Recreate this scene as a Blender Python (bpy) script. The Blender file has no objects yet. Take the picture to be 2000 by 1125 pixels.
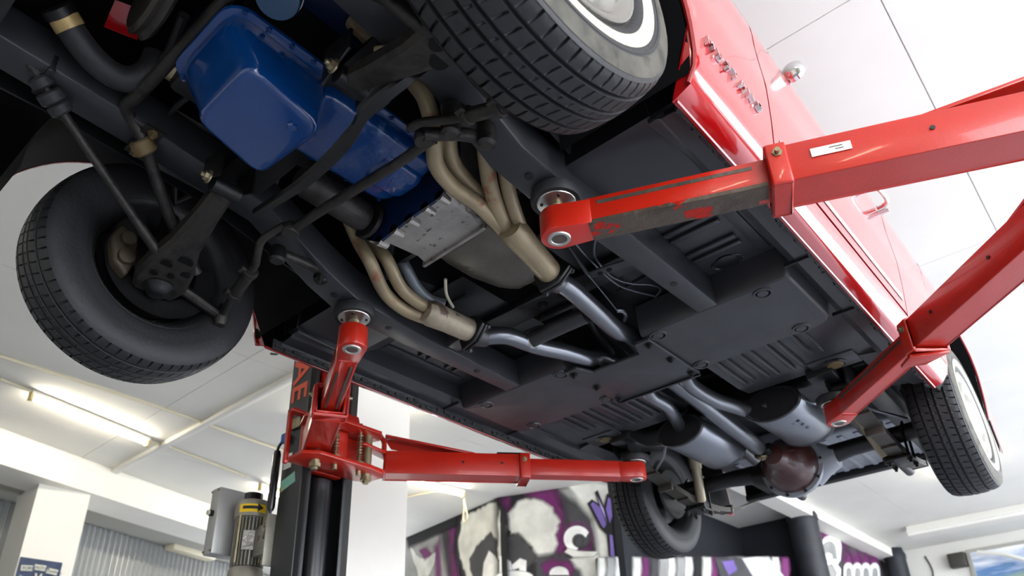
import bpy, bmesh, math, random
from mathutils import Vector, Matrix
random.seed(7)
V = Vector
H = 1.9                       # height of the car frame's z = 0 above the workshop floor

# ------------------------------------------------------------------ camera
CAM = V((1.2136, -.6921, -1.2091)); YAW, PIT, ROL = (math.radians(a) for a in (40.0168, 28.0937, 2.1574))
FPX, CX, CY = 1482.0, 1000.0, 699.7
ROT = Matrix.Rotation(YAW, 3, 'Z') @ Matrix.Rotation(PIT, 3, 'X') @ Matrix.Rotation(ROL, 3, 'Y')
cam = bpy.data.cameras.new('camera'); camo = bpy.data.objects.new('camera', cam)
bpy.context.scene.collection.objects.link(camo)
cam.sensor_width = 36; cam.lens = FPX / 2000 * 36; cam.shift_y = (CY - 562.5) / 2000
cam.clip_start = .02; cam.clip_end = 200
rx, fw, up = ROT.col[0], ROT.col[1], ROT.col[2]
mw = Matrix.Identity(4)
for i in range(3):
    mw[i][0], mw[i][1], mw[i][2] = rx[i], up[i], -fw[i]
    mw[i][3] = (CAM + V((0, 0, H)))[i]
camo.matrix_world = mw
cam.dof.use_dof = True; cam.dof.focus_distance = 1.9; cam.dof.aperture_fstop = 4.5
scene = bpy.context.scene; scene.camera = camo
# ------------------------------------------------------------------ sky and exposure
world = bpy.data.worlds.new('sky'); scene.world = world; world.use_nodes = True
wn = world.node_tree.nodes; wb = wn['Background']
wb.inputs[0].default_value = (.89, .94, 1.0, 1); wb.inputs[1].default_value = 7.0
scene.view_settings.view_transform = 'Standard'; scene.view_settings.look = 'None'
scene.view_settings.exposure = 0.55; scene.view_settings.gamma = 1.0
scene.view_settings.use_curve_mapping = False
sun = bpy.data.lights.new('sun', 'SUN'); sun.energy = 4.0; sun.angle = math.radians(.6); sun.color = (1, .97, .92)
suno = bpy.data.objects.new('sun', sun); scene.collection.objects.link(suno); suno.location = (8, 8, 9)
suno.rotation_euler = Vector((-.64, -.16, -.75)).to_track_quat('-Z', 'Y').to_euler()   # high daylight falling in through the open side
TUBE = 45.0                   # strength of the fluorescent tubes

# ------------------------------------------------------------------ helpers
def ray(px, py):
    return ROT @ V(((px - CX) / FPX, 1, (CY - py) / FPX))
def at(px, py, x=None, y=None, z=None, plane=None):
    """photo pixel -> point of the car frame on a plane of known position"""
    d = ray(px, py)
    if plane is not None: t = (plane[0] - CAM).dot(plane[1]) / d.dot(plane[1])
    elif x is not None: t = (x - CAM.x) / d.x
    elif y is not None: t = (y - CAM.y) / d.y
    else: t = (z - CAM.z) / d.z
    return CAM + d * t
def pz(l): return [at(a, b, z=c) for a, b, c in l]
def px_(l, x): return [at(a, b, x=x) for a, b in l]
def lin(c):
    return tuple(((v / 255) / 12.92 if v / 255 <= .04045 else ((v / 255 + .055) / 1.055) ** 2.4) for v in c)
def lerp(a, b, t): return a + (b - a) * t
def spline(pts, n=6):
    pts = [V(p) for p in pts]; out = []
    for i in range(len(pts) - 1):
        p0 = pts[max(i - 1, 0)]; p1 = pts[i]; p2 = pts[i + 1]; p3 = pts[min(i + 2, len(pts) - 1)]
        for k in range(n):
            t = k / n
            out.append(.5 * ((2 * p1) + (p2 - p0) * t + (2 * p0 - 5 * p1 + 4 * p2 - p3) * t * t + (3 * p1 - p0 - 3 * p2 + p3) * t ** 3))
    out.append(pts[-1]); return out
def frame(d):
    d = V(d).normalized(); a = V((0, 0, 1)) if abs(d.z) < .9 else V((1, 0, 0))
    u = d.cross(a).normalized(); return u, d.cross(u).normalized(), d

COL = scene.collection
class MB:
    def __init__(s): s.v = []; s.f = []; s.a = None
    def add(s, vs, fs):
        o = len(s.v); s.v += [V(v) for v in vs]; s.f += [tuple(i + o for i in f) for f in fs]; return s
    def box(s, a, b):
        (x0, y0, z0), (x1, y1, z1) = a, b
        return s.add([(x0,y0,z0),(x1,y0,z0),(x1,y1,z0),(x0,y1,z0),(x0,y0,z1),(x1,y0,z1),(x1,y1,z1),(x0,y1,z1)],
                     [(0,3,2,1),(4,5,6,7),(0,1,5,4),(1,2,6,5),(2,3,7,6),(3,0,4,7)])
    def obox(s, c, u, v, w):
        c, u, v, w = V(c), V(u), V(v), V(w)
        return s.add([c-u-v-w,c+u-v-w,c+u+v-w,c-u+v-w,c-u-v+w,c+u-v+w,c+u+v+w,c-u+v+w],
                     [(0,3,2,1),(4,5,6,7),(0,1,5,4),(1,2,6,5),(2,3,7,6),(3,0,4,7)])
    def bar(s, a, b, w, h, upv=(0,0,1)):
        a, b = V(a), V(b); d = b - a; u = d.cross(V(upv)).normalized(); n = u.cross(d).normalized()
        return s.obox((a + b) / 2, d / 2, u * w / 2, n * h / 2)
    def prism(s, poly, ext):
        n = len(poly); ext = V(ext); p = [V(q) for q in poly]
        return s.add(p + [q + ext for q in p], [tuple(range(n - 1, -1, -1)), tuple(range(n, 2 * n))] +
                     [(i, (i + 1) % n, n + (i + 1) % n, n + i) for i in range(n)])
    def loft(s, secs, closed=True, caps=True):
        n = len(secs[0]); vs = [p for q in secs for p in q]; fs = []
        m = n if closed else n - 1
        for i in range(len(secs) - 1):
            for j in range(m):
                fs.append((i*n+j, i*n+(j+1) % n, (i+1)*n+(j+1) % n, (i+1)*n+j))
        if caps: fs += [tuple(range(n - 1, -1, -1)), tuple((len(secs)-1)*n + j for j in range(n))]
        return s.add(vs, fs)
    def tube(s, path, r, n=12, caps=True):
        path = [V(p) for p in path]; k = len(path)
        rr = r if isinstance(r, (list, tuple)) else [r] * k
        tang = []
        for i in range(k):
            t = (path[min(i+1, k-1)] - path[max(i-1, 0)]); tang.append(t.normalized())
        u = frame(tang[0])[0]; secs = []
        for i in range(k):
            u = (u - tang[i] * u.dot(tang[i])).normalized(); w = tang[i].cross(u)
            secs.append([path[i] + (u * math.cos(2*math.pi*j/n) + w * math.sin(2*math.pi*j/n)) * rr[i] for j in range(n)])
        return s.loft(secs, True, caps)
    def lathe(s, prof, c, axis, n=24, caps=True, a0=0, a1=2*math.pi):
        u, w, d = frame(axis); c = V(c); full = abs(a1 - a0 - 2*math.pi) < 1e-6
        m = n if full else n + 1; secs = []
        for r, h in prof:
            secs.append([c + d*h + (u*math.cos(a0+(a1-a0)*j/n) + w*math.sin(a0+(a1-a0)*j/n))*r for j in range(m)])
        return s.loft(secs, full, caps and full)
    def cyl(s, a, b, r, n=16):
        a, b = V(a), V(b); L = (b - a).length
        return s.lathe([(r, 0), (r, L)], a, b - a, n)
    def hexnut(s, c, axis, r, h, hole=.5):
        s.lathe([(r, 0), (r, h)], c, axis, 6); s.lathe([(r*hole, h), (r*hole, h*1.8)], c, axis, 10); return s
    def shell(s, grid, t):
        """grid[i][j] points -> sheet of thickness along t (Vector)"""
        n, m = len(grid), len(grid[0]); t = V(t)
        vs = [p for r in grid for p in r]; k = len(vs); vs2 = [V(p) + t for p in vs]; fs = []
        for i in range(n-1):
            for j in range(m-1):
                a, b, c, d = i*m+j, i*m+j+1, (i+1)*m+j+1, (i+1)*m+j
                fs += [(a, b, c, d), (k+a, k+d, k+c, k+b)]
        ring = [j for j in range(m)] + [i*m+m-1 for i in range(1, n)] + [(n-1)*m+j for j in range(m-2, -1, -1)] + [i*m for i in range(n-2, 0, -1)]
        for q in range(len(ring)):
            a, b = ring[q], ring[(q+1) % len(ring)]; fs.append((a, k+a, k+b, b))
        return s.add(vs + vs2, fs)
    def build(s, name, mat, parent=None, bevel=0, seg=2, ang=35, loc=None, flat=False):
        o_world = V((0, 0, H))
        root = parent
        while root is not None and root.parent is not None: root = root.parent
        base = V(root.location) if root is not None else (V(loc) if loc is not None else V((0,0,0)))
        me = bpy.data.meshes.new(name)
        me.from_pydata([tuple(p + o_world - base) for p in s.v], [], s.f)
        bm = bmesh.new(); bm.from_mesh(me)
        bmesh.ops.remove_doubles(bm, verts=bm.verts, dist=1e-6)
        bmesh.ops.recalc_face_normals(bm, faces=bm.faces)
        if bevel:
            es = [e for e in bm.edges if len(e.link_faces) == 2 and e.calc_face_angle(0) > math.radians(ang)]
            try: bmesh.ops.bevel(bm, geom=es, offset=bevel, segments=seg, affect='EDGES', clamp_overlap=True, profile=.5)
            except Exception: pass
        bm.to_mesh(me); bm.free()
        if not flat:
            me.shade_smooth(); me.set_sharp_from_angle(angle=math.radians(ang))
        if isinstance(mat, str): mat = M[mat]
        me.materials.append(mat)
        o = bpy.data.objects.new(name, me); COL.objects.link(o)
        if parent is not None: o.parent = parent
        elif loc is not None: o.location = base
        return o
def empty(name, loc):
    o = bpy.data.objects.new(name, None); COL.objects.link(o); o.location = V(loc) + V((0, 0, H)); o.empty_display_size = .1
    return o
def tag(o, label=None, cat=None, group=None, kind=None):
    for k, v in (('label', label), ('category', cat), ('group', group), ('kind', kind)):
        if v: o[k] = v
    return o
def one(mb, name, mat, label, cat, group=None, **k):
    return tag(mb.build(name, mat, None, **k), label, cat, group)
def struct(mb, name, mat, label=None, **k):
    return tag(mb.build(name, mat, None, **k), label, None, None, 'structure')
def text_mesh(txt, name, mat, parent, origin, ex, ey, size, depth, sx=1.0, shear=0, bold=0):
    """raised lettering: ex = reading direction, ey = letter up"""
    cu = bpy.data.curves.new('lettering', 'FONT'); cu.body = txt; cu.size = 1; cu.extrude = .5
    cu.resolution_u = 3; cu.shear = shear; cu.offset = bold
    ob = bpy.data.objects.new('lettering', cu); COL.objects.link(ob)
    dg = bpy.context.evaluated_depsgraph_get(); me0 = ob.evaluated_get(dg).to_mesh()
    ex, ey = V(ex).normalized(), V(ey).normalized(); ez = ex.cross(ey); mb = MB()
    mb.add([V(origin) + ex*(v.co.x*size*sx) + ey*(v.co.y*size) + ez*((v.co.z + .5)*depth) for v in me0.vertices], [tuple(p.vertices) for p in me0.polygons])
    ob.to_mesh_clear(); bpy.data.objects.remove(ob); bpy.data.curves.remove(cu)
    return mb.build(name, mat, parent, flat=True)

# ------------------------------------------------------------------ materials
M = {}
def mat(name, col, rough=.5, metal=0, spec=.5, coat=0, bump=0, bscale=30, var=0, vscale=6, col2=None, cov=.5, c2scale=8, edge=.06, emit=0, rvar=0, detail=4):
    m = bpy.data.materials.new(name); m.use_nodes = True; M[name] = m
    nt = m.node_tree; b = nt.nodes['Principled BSDF']; L = nt.links
    c = (*lin(col), 1)
    b.inputs['Base Color'].default_value = c; b.inputs['Roughness'].default_value = rough; b.inputs['Metallic'].default_value = metal
    b.inputs['Specular IOR Level'].default_value = spec; b.inputs['Coat Weight'].default_value = coat; b.inputs['Coat Roughness'].default_value = .06
    tc = nt.nodes.new('ShaderNodeTexCoord')
    def noise(sc, det=4):
        n = nt.nodes.new('ShaderNodeTexNoise'); n.inputs['Scale'].default_value = sc; n.inputs['Detail'].default_value = det
        L.new(tc.outputs['Object'], n.inputs['Vector']); return n
    last = None
    if var:
        n = noise(vscale, detail); r = nt.nodes.new('ShaderNodeMix'); r.data_type = 'RGBA'
        mr = nt.nodes.new('ShaderNodeMapRange'); mr.inputs[1].default_value = .3; mr.inputs[2].default_value = .7
        L.new(n.outputs['Fac'], mr.inputs[0]); L.new(mr.outputs[0], r.inputs[0])
        r.inputs[6].default_value = (*[v*(1-var) for v in c[:3]], 1); r.inputs[7].default_value = (*[min(1, v*(1+var)) for v in c[:3]], 1)
        last = r.outputs[2]
    if col2 is not None:
        n = noise(c2scale, 6); mr = nt.nodes.new('ShaderNodeMapRange'); mr.inputs[1].default_value = cov; mr.inputs[2].default_value = cov + edge
        L.new(n.outputs['Fac'], mr.inputs[0]); r = nt.nodes.new('ShaderNodeMix'); r.data_type = 'RGBA'
        L.new(mr.outputs[0], r.inputs[0]); r.inputs[7].default_value = (*lin(col2), 1)
        if last is not None: L.new(last, r.inputs[6])
        else: r.inputs[6].default_value = c
        last = r.outputs[2]
    if last is not None: L.new(last, b.inputs['Base Color'])
    if rvar:
        n = noise(vscale*1.7); mr = nt.nodes.new('ShaderNodeMapRange'); mr.inputs[1].default_value = .3; mr.inputs[2].default_value = .7
        mr.inputs[3].default_value = max(.02, rough - rvar); mr.inputs[4].default_value = min(1, rough + rvar)
        L.new(n.outputs['Fac'], mr.inputs[0]); L.new(mr.outputs[0], b.inputs['Roughness'])
    if bump:
        n = noise(bscale); bp = nt.nodes.new('ShaderNodeBump'); bp.inputs['Strength'].default_value = bump; bp.inputs['Distance'].default_value = .01
        L.new(n.outputs['Fac'], bp.inputs['Height']); L.new(bp.outputs[0], b.inputs['Normal'])
    if emit:
        b.inputs['Emission Color'].default_value = c; b.inputs['Emission Strength'].default_value = emit
    return m
mat('car_red', (158, 9, 13), .2, 0, .5, 1.0)
mat('red_edge', (130, 10, 14), .3, 0, .5, .5)
mat('under_black', (20, 21, 23), .36, 0, .5, 0, .05, 12, .12, 5, rvar=.06)
mat('under_grey', (43, 44, 47), .36, 0, .5, 0, .05, 9, .1, 6, rvar=.07)
mat('under_silver', (142, 146, 152), .42, .3, .5, 0, .2, 18, .1, 6)
mat('undercoat', (13, 13, 14), .95, 0, .12, 0, .1, 40)
mat('spring_steel', (66, 62, 56), .45, .5, .5, 0, .1, 40, .2, 14)
mat('caliper_iron', (62, 52, 38), .6, .2, .5, 0, .3, 50, .3, 20)
mat('sealer', (44, 44, 44), .7, 0, .4, 0, .9, 70, .3, 60)
mat('black_steel', (15, 15, 15), .42, .2, .5, 0, .15, 40, .2, 12)
mat('old_steel', (38, 35, 31), .5, .3, .5, 0, .3, 50, .3, 20, (24, 22, 21), .55, 25)
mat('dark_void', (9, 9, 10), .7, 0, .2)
mat('gasket_black', (14, 14, 15), .6)
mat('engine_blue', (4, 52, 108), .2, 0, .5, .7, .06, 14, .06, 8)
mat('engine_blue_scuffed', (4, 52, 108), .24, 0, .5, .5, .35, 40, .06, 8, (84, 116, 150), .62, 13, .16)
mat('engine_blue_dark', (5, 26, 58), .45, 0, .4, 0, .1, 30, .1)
mat('filter_teal', (6, 52, 82), .28, 0, .5, .4)
mat('aluminium', (152, 148, 142), .42, .75, .5, 0, .35, 60, .18, 14, (86, 80, 72), .62, 40, rvar=.1)
mat('trans_alloy', (98, 93, 84), .4, .7, .5, 0, .2, 50, .2, 10, rvar=.1)
mat('header_cream', (140, 126, 98), .45, .3, .5, 0, .15, 60, .14, 10, (128, 84, 58), .62, 16, .08, rvar=.1)
mat('header_flaked', (146, 136, 116), .5, .25, .5, 0, .3, 50, .14, 12, (92, 76, 66), .57, 13, .02)
mat('header_grey', (92, 98, 100), .45, .4, .5, 0, .15, 60, .14, 10)
mat('exhaust', (118, 121, 126), .28, .9, .5, 0, 0, 12, .05, 8)
mat('exhaust_dark', (62, 62, 64), .4, .6, .5, 0, .1, 30, .15, 8)
mat('muffler', (134, 138, 144), .3, .85, .5, 0, 0, 10, .04, 6)
mat('steel_bright', (190, 188, 180), .3, .95)
mat('zinc', (150, 140, 112), .42, .8, .5, 0, .1, 60, .15, 20)
mat('brass_tape', (176, 150, 96), .45, .3, .5, 0, .2, 60, .2, 30)
mat('bushing_tan', (94, 78, 46), .6, .1, .5, 0, .2, 40, .25, 20)
mat('diff_red', (52, 20, 17), .4, 0, .5, .3, .3, 40, .2, 16)
mat('shock_tan', (138, 128, 106), .42, .3, .5, 0, .1, 40, .12, 12)
mat('rubber', (34, 34, 36), .55, 0, .35, 0, .12, 90, .14, 10)
mat('rubber_side', (32, 32, 33), .55, 0, .4, 0, .06, 60, .12, 8)
mat('rubber_dusty', (72, 69, 61), .7, 0, .3, 0, .06, 60, .2, 18, (44, 42, 39), .5, 20, .2)
mat('whitewall', (200, 188, 160), .5, 0, .4, 0, 0, 30, .05, 20)
mat('wheel_silver', (170, 168, 160), .24, .95)
mat('wheel_dark', (46, 46, 46), .45, .4, .5, 0, .1, 40, .2, 20)
mat('chrome', (225, 225, 225), .08, 1.0)
mat('glass_dark', (20, 24, 26), .05, 0, .6)
mat('stripe_grey', (150, 146, 138), .3, 0, .5, .6)
mat('lift_red', (176, 30, 12), .34, 0, .5, .35, .05, 120, .06, 10)
mat('lift_red_worn', (172, 22, 12), .36, 0, .5, .3, .18, 120, .06, 10, (82, 74, 66), .60, 7, .01)
mat('lift_bare_part', (84, 74, 64), .42, .5, .5, 0, .3, 60, .25, 14, (176, 30, 12), .60, 9, .008)
mat('lift_bare', (92, 84, 76), .45, .6, .5, 0, .25, 60, .2, 14)
mat('lift_black', (36, 38, 40), .4, 0, .5, 0, .12, 160, .05)
mat('lift_groove', (12, 12, 13), .5)
mat('plastic_black', (20, 20, 23), .25, 0, .5)
mat('lift_letter', (222, 84, 50), .4)
mat('blue_plug', (28, 74, 140), .4)
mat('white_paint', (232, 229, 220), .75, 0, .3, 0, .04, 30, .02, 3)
mat('ceiling_white', (226, 224, 216), .8, 0, .3, 0, .05, 25, .03, 2)
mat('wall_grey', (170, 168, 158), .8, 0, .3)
mat('concrete', (142, 144, 154), .3, 0, .4, 0, .05, 20, .1, 2)
mat('corrugated', (150, 152, 152), .35, .5, .5)
mat('mural_dark', (62, 61, 63), .7, 0, .3, 0, 0, 30, .5, 1.6, (96, 94, 96), .55, 2.0, .2)
mat('wall_black', (30, 32, 38), .7, 0, .3, 0, .03, 20, .15, 3)
mat('pipe_black', (40, 42, 48), .5, 0, .4, 0, .05, 10, .35, 5)
mat('cream_plastic', (206, 198, 172), .5)
mat('yellow_plastic', (206, 190, 130), .55)
mat('motor_grey', (150, 146, 134), .45, .5, .5, 0, .1, 40, .12, 20)
mat('motor_dark', (70, 68, 62), .5, .4)
mat('box_grey', (172, 172, 168), .42, .35, .5, 0, .05, 30, .06, 8)
mat('sticker_yellow', (236, 196, 20), .4)
mat('sticker_black', (14, 14, 14), .5)
mat('sticker_white', (226, 224, 214), .45)
mat('sticker_green', (120, 176, 160), .45, 0, .5, 0, 0, 30, 0, 8, (196, 190, 110), .52, 30, .05)
mat('poster_navy', (40, 54, 84), .5, 0, .4, 0, 0, 30, .3, 14)
mat('poster_cream', (196, 196, 182), .5, 0, .4, 0, 0, 30, .12, 30)
mat('poster_wing', (116, 130, 146), .5, 0, .4, 0, 0, 30, .3, 22)
mat('tube_light', (255, 246, 226), .5, 0, .5, emit=TUBE)

# ================================================================== the workshop
ZF, ZC = -H, 1.70
X0, X1, Y0, Y1 = -9.2, 3.9, -5.0, 13.4
struct(MB().box((X0, Y0, ZF - .1), (X1 + 6, Y1, ZF)), 'floor', 'concrete', 'pale grey concrete workshop floor')
ceil = struct(MB().box((X0, Y0, ZC + .02), (X1, Y1, ZC + .12)), 'ceiling', 'ceiling_white', 'white workshop ceiling of large boards')
gx = [X0, -6.2, -3.78, -1.36, 1.066, 3.49, X1]; gy = [Y0, -2.85, -.42, 2.008, 4.44, 6.87, 9.3, 11.7, Y1]
for i in range(len(gx) - 1):
    for j in range(len(gy) - 1):
        MB().box((gx[i] + .0025, gy[j] + .0025, ZC + .002), (gx[i+1] - .0025, gy[j+1] - .0025, ZC + .02)).build('ceiling_board', 'ceiling_white', ceil)
# left wall: beam, pilaster, corrugated sheets
bd = V((-.30, .954, 0)).normalized(); bn = V((-bd.y, bd.x, 0))          # along the wall / away from the room
b0 = V((-6.59, 1.17, 0))
def leftp(s, t, z): p = b0 + bd * s + bn * t; return V((p.x, p.y, z))
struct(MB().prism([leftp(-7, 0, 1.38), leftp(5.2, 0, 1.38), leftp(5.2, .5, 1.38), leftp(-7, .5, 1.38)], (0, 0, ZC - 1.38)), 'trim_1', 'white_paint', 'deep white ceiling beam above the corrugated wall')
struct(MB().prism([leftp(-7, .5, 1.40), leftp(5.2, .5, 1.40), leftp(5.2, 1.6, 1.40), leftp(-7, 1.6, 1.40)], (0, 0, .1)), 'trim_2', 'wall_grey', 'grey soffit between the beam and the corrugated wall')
pil = struct(MB().box((-7.5, 1.72, ZF), (-6.955, 2.212, 1.385)), 'wall_pilaster', 'white_paint', 'white square pillar carrying a navy poster')
wl = struct(MB().prism([leftp(-7, 1.02, ZF), leftp(5.6, 1.02, ZF), leftp(5.6, 1.1, ZF), leftp(-7, 1.1, ZF)], (0, 0, 3.4)), 'wall_left', 'wall_grey', 'side wall clad in corrugated metal sheets')
for sa, sb in ((-4.2, -1.4), (-1.4, .72), (.72, 2.5), (2.5, 5.5)):
    mb = MB(); n = int((sb - sa) / .076 * 6); g = []
    for i in range(n + 1):
        s = sa + (sb - sa) * i / n; t = .985 - .016 * math.cos(2 * math.pi * s / .076)
        g.append([leftp(s, t, ZF), leftp(s, t, 1.395)])
    mb.shell(g, bn * .003); mb.build('corrugated_sheet', 'corrugated', wl)
# mural wall, recess and end wall
A, B, C_ = V((-7.35, 6.62, 0)), V((-4.82, 6.14, 0)), V((-3.55, 6.61, 0))
mural = struct(MB().prism([A + V((0,0,ZF)), B + V((0,0,ZF)), C_ + V((0,0,ZF)), C_ + V((0,.25,ZF)), B + V((0,.25,ZF)), A + V((0,.25,ZF))], (0, 0, ZC - ZF)), 'wall_mural', 'mural_dark', 'bent wall spray painted in grey, black and magenta')
struct(MB().box((-3.6, 6.6, ZF), (-3.38, 9.8, ZC)), 'wall_recess', 'wall_black', 'black painted side wall behind the hanging rear wheel')
struct(MB().box((-3.6, 9.76, ZF), (-2.43, 9.96, ZC)), 'wall_alcove', 'wall_black', 'black painted end of the alcove behind the round duct')
graf = struct(MB().box((-2.63, 9.9, ZF), (-2.43, 13.4, ZC)), 'wall_graffiti', 'mural_dark', 'dark wall with white bubble lettering')
struct(MB().box((-2.43, 13.2, ZF), (X1 + 2, 13.4, ZC)), 'wall_back', 'white_paint', 'white end wall with the framed landscape')
struct(MB().box((X0, Y0 - .1, ZF), (X1, Y0, ZC)), 'wall_front', 'white_paint', 'unseen white wall added at the front to dim the light from there')  # out of view; closes this side so less light reaches the front wheels
struct(MB().box((X1, Y0, ZF), (X1 + .12, -1.9, ZC)), 'wall_right', 'white_paint', 'unseen white wall added beside the open side to shape the daylight')  # added out of view; its length limits the daylight reaching the front
pa, pb = V((-3.60, 6.42, 0)), V((-2.24, 8.33, 0)); pd = (pb - pa).normalized(); pn = V((-pd.y, pd.x, 0))
part_w = struct(MB().prism([pa + V((0,0,ZF)), pb + V((0,0,ZF)), pb + pn*.12 + V((0,0,ZF)), pa + pn*.12 + V((0,0,ZF))], (0, 0, .8 - ZF)), 'wall_partition', 'mural_dark', 'low partition wall spray painted with pale drips')
struct(MB().box((-2.43, 6.9, 1.56), (-2.18, 13.2, ZC)), 'trim_3', 'white_paint', 'white ceiling beam above the bubble lettering')
struct(MB().prism([(-1.60, 11.6, 1.56), (X1, 11.6, 1.56), (X1, 11.6, ZC), (-1.60, 11.6, ZC)], (0, .30, 0)), 'trim_5', 'white_paint', 'white bulkhead beam across the end of the workshop')
struct(MB().box((-1.60, 11.56, 1.60), (X1, 11.6, 1.63)), 'trim_6', 'white_paint', 'thin white ledge along the bulkhead')
struct(MB().box((-3.0, 2.07, ZF), (-2.5, 2.588, ZC)), 'wall_column', 'white_paint', 'plain white square column behind the lift post')
# ceiling battens and conduits
struct(MB().bar((-7.05, 2.40, ZC - .02), (-3.2, 2.43, ZC - .02), .07, .045), 'trim_7', 'ceiling_white', 'pale cable trunking across the ceiling boards', bevel=.006)
for k, pts in enumerate(([(-5.475, .801), (-5.894, 2.158), (-5.95, 2.5), (-6.2, 3.5)], [(-5.037, -.4), (-5.09, 1.2), (-5.156, 2.309), (-5.2, 2.6), (-5.40, 4.6)], [(-3.05, .9), (-3.16, 1.70), (-3.36, 2.15)], [(-5.9, 5.2), (-5.2, 5.35), (-4.9, 5.6)])):
    tag(MB().tube(spline([V((a, b, ZC - .012)) for a, b in pts], 4), .012, 6).build('trim_conduit', 'cream_plastic'), 'thin cream conduit on the ceiling', None, None, 'structure')
for a, b in (((.62, 2.012), (1.066, 2.012)), ((1.066, 2.0), (1.066, 4.4))):
    pass
# fluorescent fittings
def fluoro(p, d, label, yellow=True, L=1.22):
    p = V(p); d = V((d[0], d[1], 0)).normalized(); u = V((-d.y, d.x, 0))
    r = empty('fluorescent_light', p); tag(r, label, 'ceiling light', 'fluorescent ceiling lights')
    c = p + d * L / 2
    MB().obox(c + V((0,0,.035)), d * L / 2, u * .03, V((0,0,.015))).build('housing', 'sticker_white', r, bevel=.004)
    MB().cyl(p + d*.03 - V((0,0,.012)), p + d*(L-.03) - V((0,0,.012)), .016, 12).build('tube', 'tube_light', r)
    for e in (0, 1):
        q = p + d * (.012 if e == 0 else L - .012)
        MB().obox(q + V((0,0,.0)), d * .014, u * .022, V((0,0,.04))).build('end_cap', 'yellow_plastic' if yellow else 'cream_plastic', r, bevel=.003)
ZL = 1.645
fluoro((-5.55, 1.06, ZL), (-.27, .96), 'fluorescent tube fitting beside the corrugated wall with both ends in view')
fluoro((-6.29, 3.72, ZL), (-.27, .96), 'fluorescent tube fitting whose yellow end shows next to the lift post')
fluoro((-3.30, 3.52, ZL), (-.9, -.44), 'fluorescent tube fitting tucked behind the sill beside the white column')
fluoro((-4.90, 5.60, ZL), (-.10, -1), 'fluorescent tube fitting in front of the painted wall with a hanging wire loop')
fluoro((-.35, 8.3, ZL), (0, 1), 'fluorescent tube fitting far behind the hanging rear wheel', False)
fluoro((2.6, 6.4, ZL), (0, 1), 'added unseen fluorescent fitting past the raised tail on the daylight side', False)  # extra lamp out of view, added to brighten ceiling and floor
fluoro((2.6, -2.8, ZL), (0, 1), 'added unseen fluorescent fitting near the front wall on the daylight side', False)  # added fill lamp behind the camera, lifts the ceiling brightness
fluoro((-2.8, -2.9, ZL), (0, 1), 'added unseen fluorescent fitting by the nose of the car', False)  # another added lamp outside the frame, for more light in the room
# wire loop and ceiling hook
one(MB().tube(spline([(-4.92, 5.62, 1.66), (-4.95, 5.66, 1.50), (-4.99, 5.68, 1.38), (-4.93, 5.66, 1.33), (-4.88, 5.64, 1.38), (-4.90, 5.62, 1.52), (-4.91, 5.61, 1.62)], 5), .012, 8), 'wire_loop', 'cream_plastic', 'cream wire loop hanging from the ceiling by the painted wall', 'cable')
hk = empty('ceiling_hook', (-3.37, 1.96, ZC)); tag(hk, 'small rusty hook hanging from the ceiling conduit', 'hook')
MB().cyl((-3.37, 1.96, ZC), (-3.37, 1.96, ZC - .06), .012, 8).build('stem', 'old_steel', hk)
MB().tube(spline([(-3.37, 1.96, ZC - .06), (-3.34, 1.98, ZC - .10), (-3.35, 2.0, ZC - .13), (-3.40, 1.97, ZC - .12)], 4), .008, 6).build('hook_wire', 'old_steel', hk)
MB().box((-3.42, 2.10, ZC - .07), (-3.36, 2.16, ZC)).build('clip', 'yellow_plastic', hk, bevel=.006)
# emergency box on the corrugated wall
q0 = at(345, 1052, plane=(leftp(0, .9, 0), bn)); q1 = at(402, 1094, plane=(leftp(0, .9, 0), bn))
eb = empty('wall_heater', q0); tag(eb, 'cream box fitting high on the corrugated wall', 'wall box')
cc = (q0 + q1) / 2; hw = abs((q1 - q0).dot(bd)) / 2; hh = abs(q1.z - q0.z) / 2
MB().obox(cc, bd * (hw + .1), bn * .09, V((0,0,hh))).build('case', 'cream_plastic', eb, bevel=.03)
MB().obox(cc + V((0,0,hh + .012)), bd * hw, bn * .07, V((0,0,.012))).build('lid', 'motor_dark', eb)
# round ducts
def duct(c, r, label):
    d = empty('round_duct', (c[0], c[1], ZF)); tag(d, label, 'duct')
    MB().lathe([(r, 0), (r, ZC - ZF - .12)], (c[0], c[1], ZF), (0,0,1), 28).build('pipe', 'pipe_black', d)
    MB().lathe([(r + .012, ZC - ZF - .16), (r + .012, ZC - ZF - .10), (r * .9, ZC - ZF - .03), (r*.9, ZC - ZF)], (c[0], c[1], ZF), (0,0,1), 28).build('collar', 'pipe_black', d)
duct((-2.36, 9.52), .19, 'thick black round duct standing before the bubble lettering')
duct((-2.20, 12.95), .16, 'slimmer dark blue-black duct in the far corner by the white end wall')
# landscape picture and hose on the end wall
pc = empty('landscape_picture', (-.85, 13.2, -.6)); tag(pc, 'wide painted landscape with blue sky and orange ground', 'picture')
m = bpy.data.materials.new('landscape'); m.use_nodes = True; nt = m.node_tree; M['landscape'] = m
tc = nt.nodes.new('ShaderNodeTexCoord'); sp = nt.nodes.new('ShaderNodeSeparateXYZ'); nz = nt.nodes.new('ShaderNodeTexNoise'); nz.inputs['Scale'].default_value = 1.6; nz.inputs['Detail'].default_value = 5
mp = nt.nodes.new('ShaderNodeMapping'); mp.inputs['Scale'].default_value = (1, 1, 6)
nt.links.new(tc.outputs['Object'], mp.inputs[0]); nt.links.new(mp.outputs[0], nz.inputs[0]); nt.links.new(tc.outputs['Object'], sp.inputs[0])
ma = nt.nodes.new('ShaderNodeMath'); ma.operation = 'MULTIPLY_ADD'; ma.inputs[1].default_value = .9
nt.links.new(nz.outputs['Fac'], ma.inputs[0]); nt.links.new(sp.outputs['Z'], ma.inputs[2])
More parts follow.
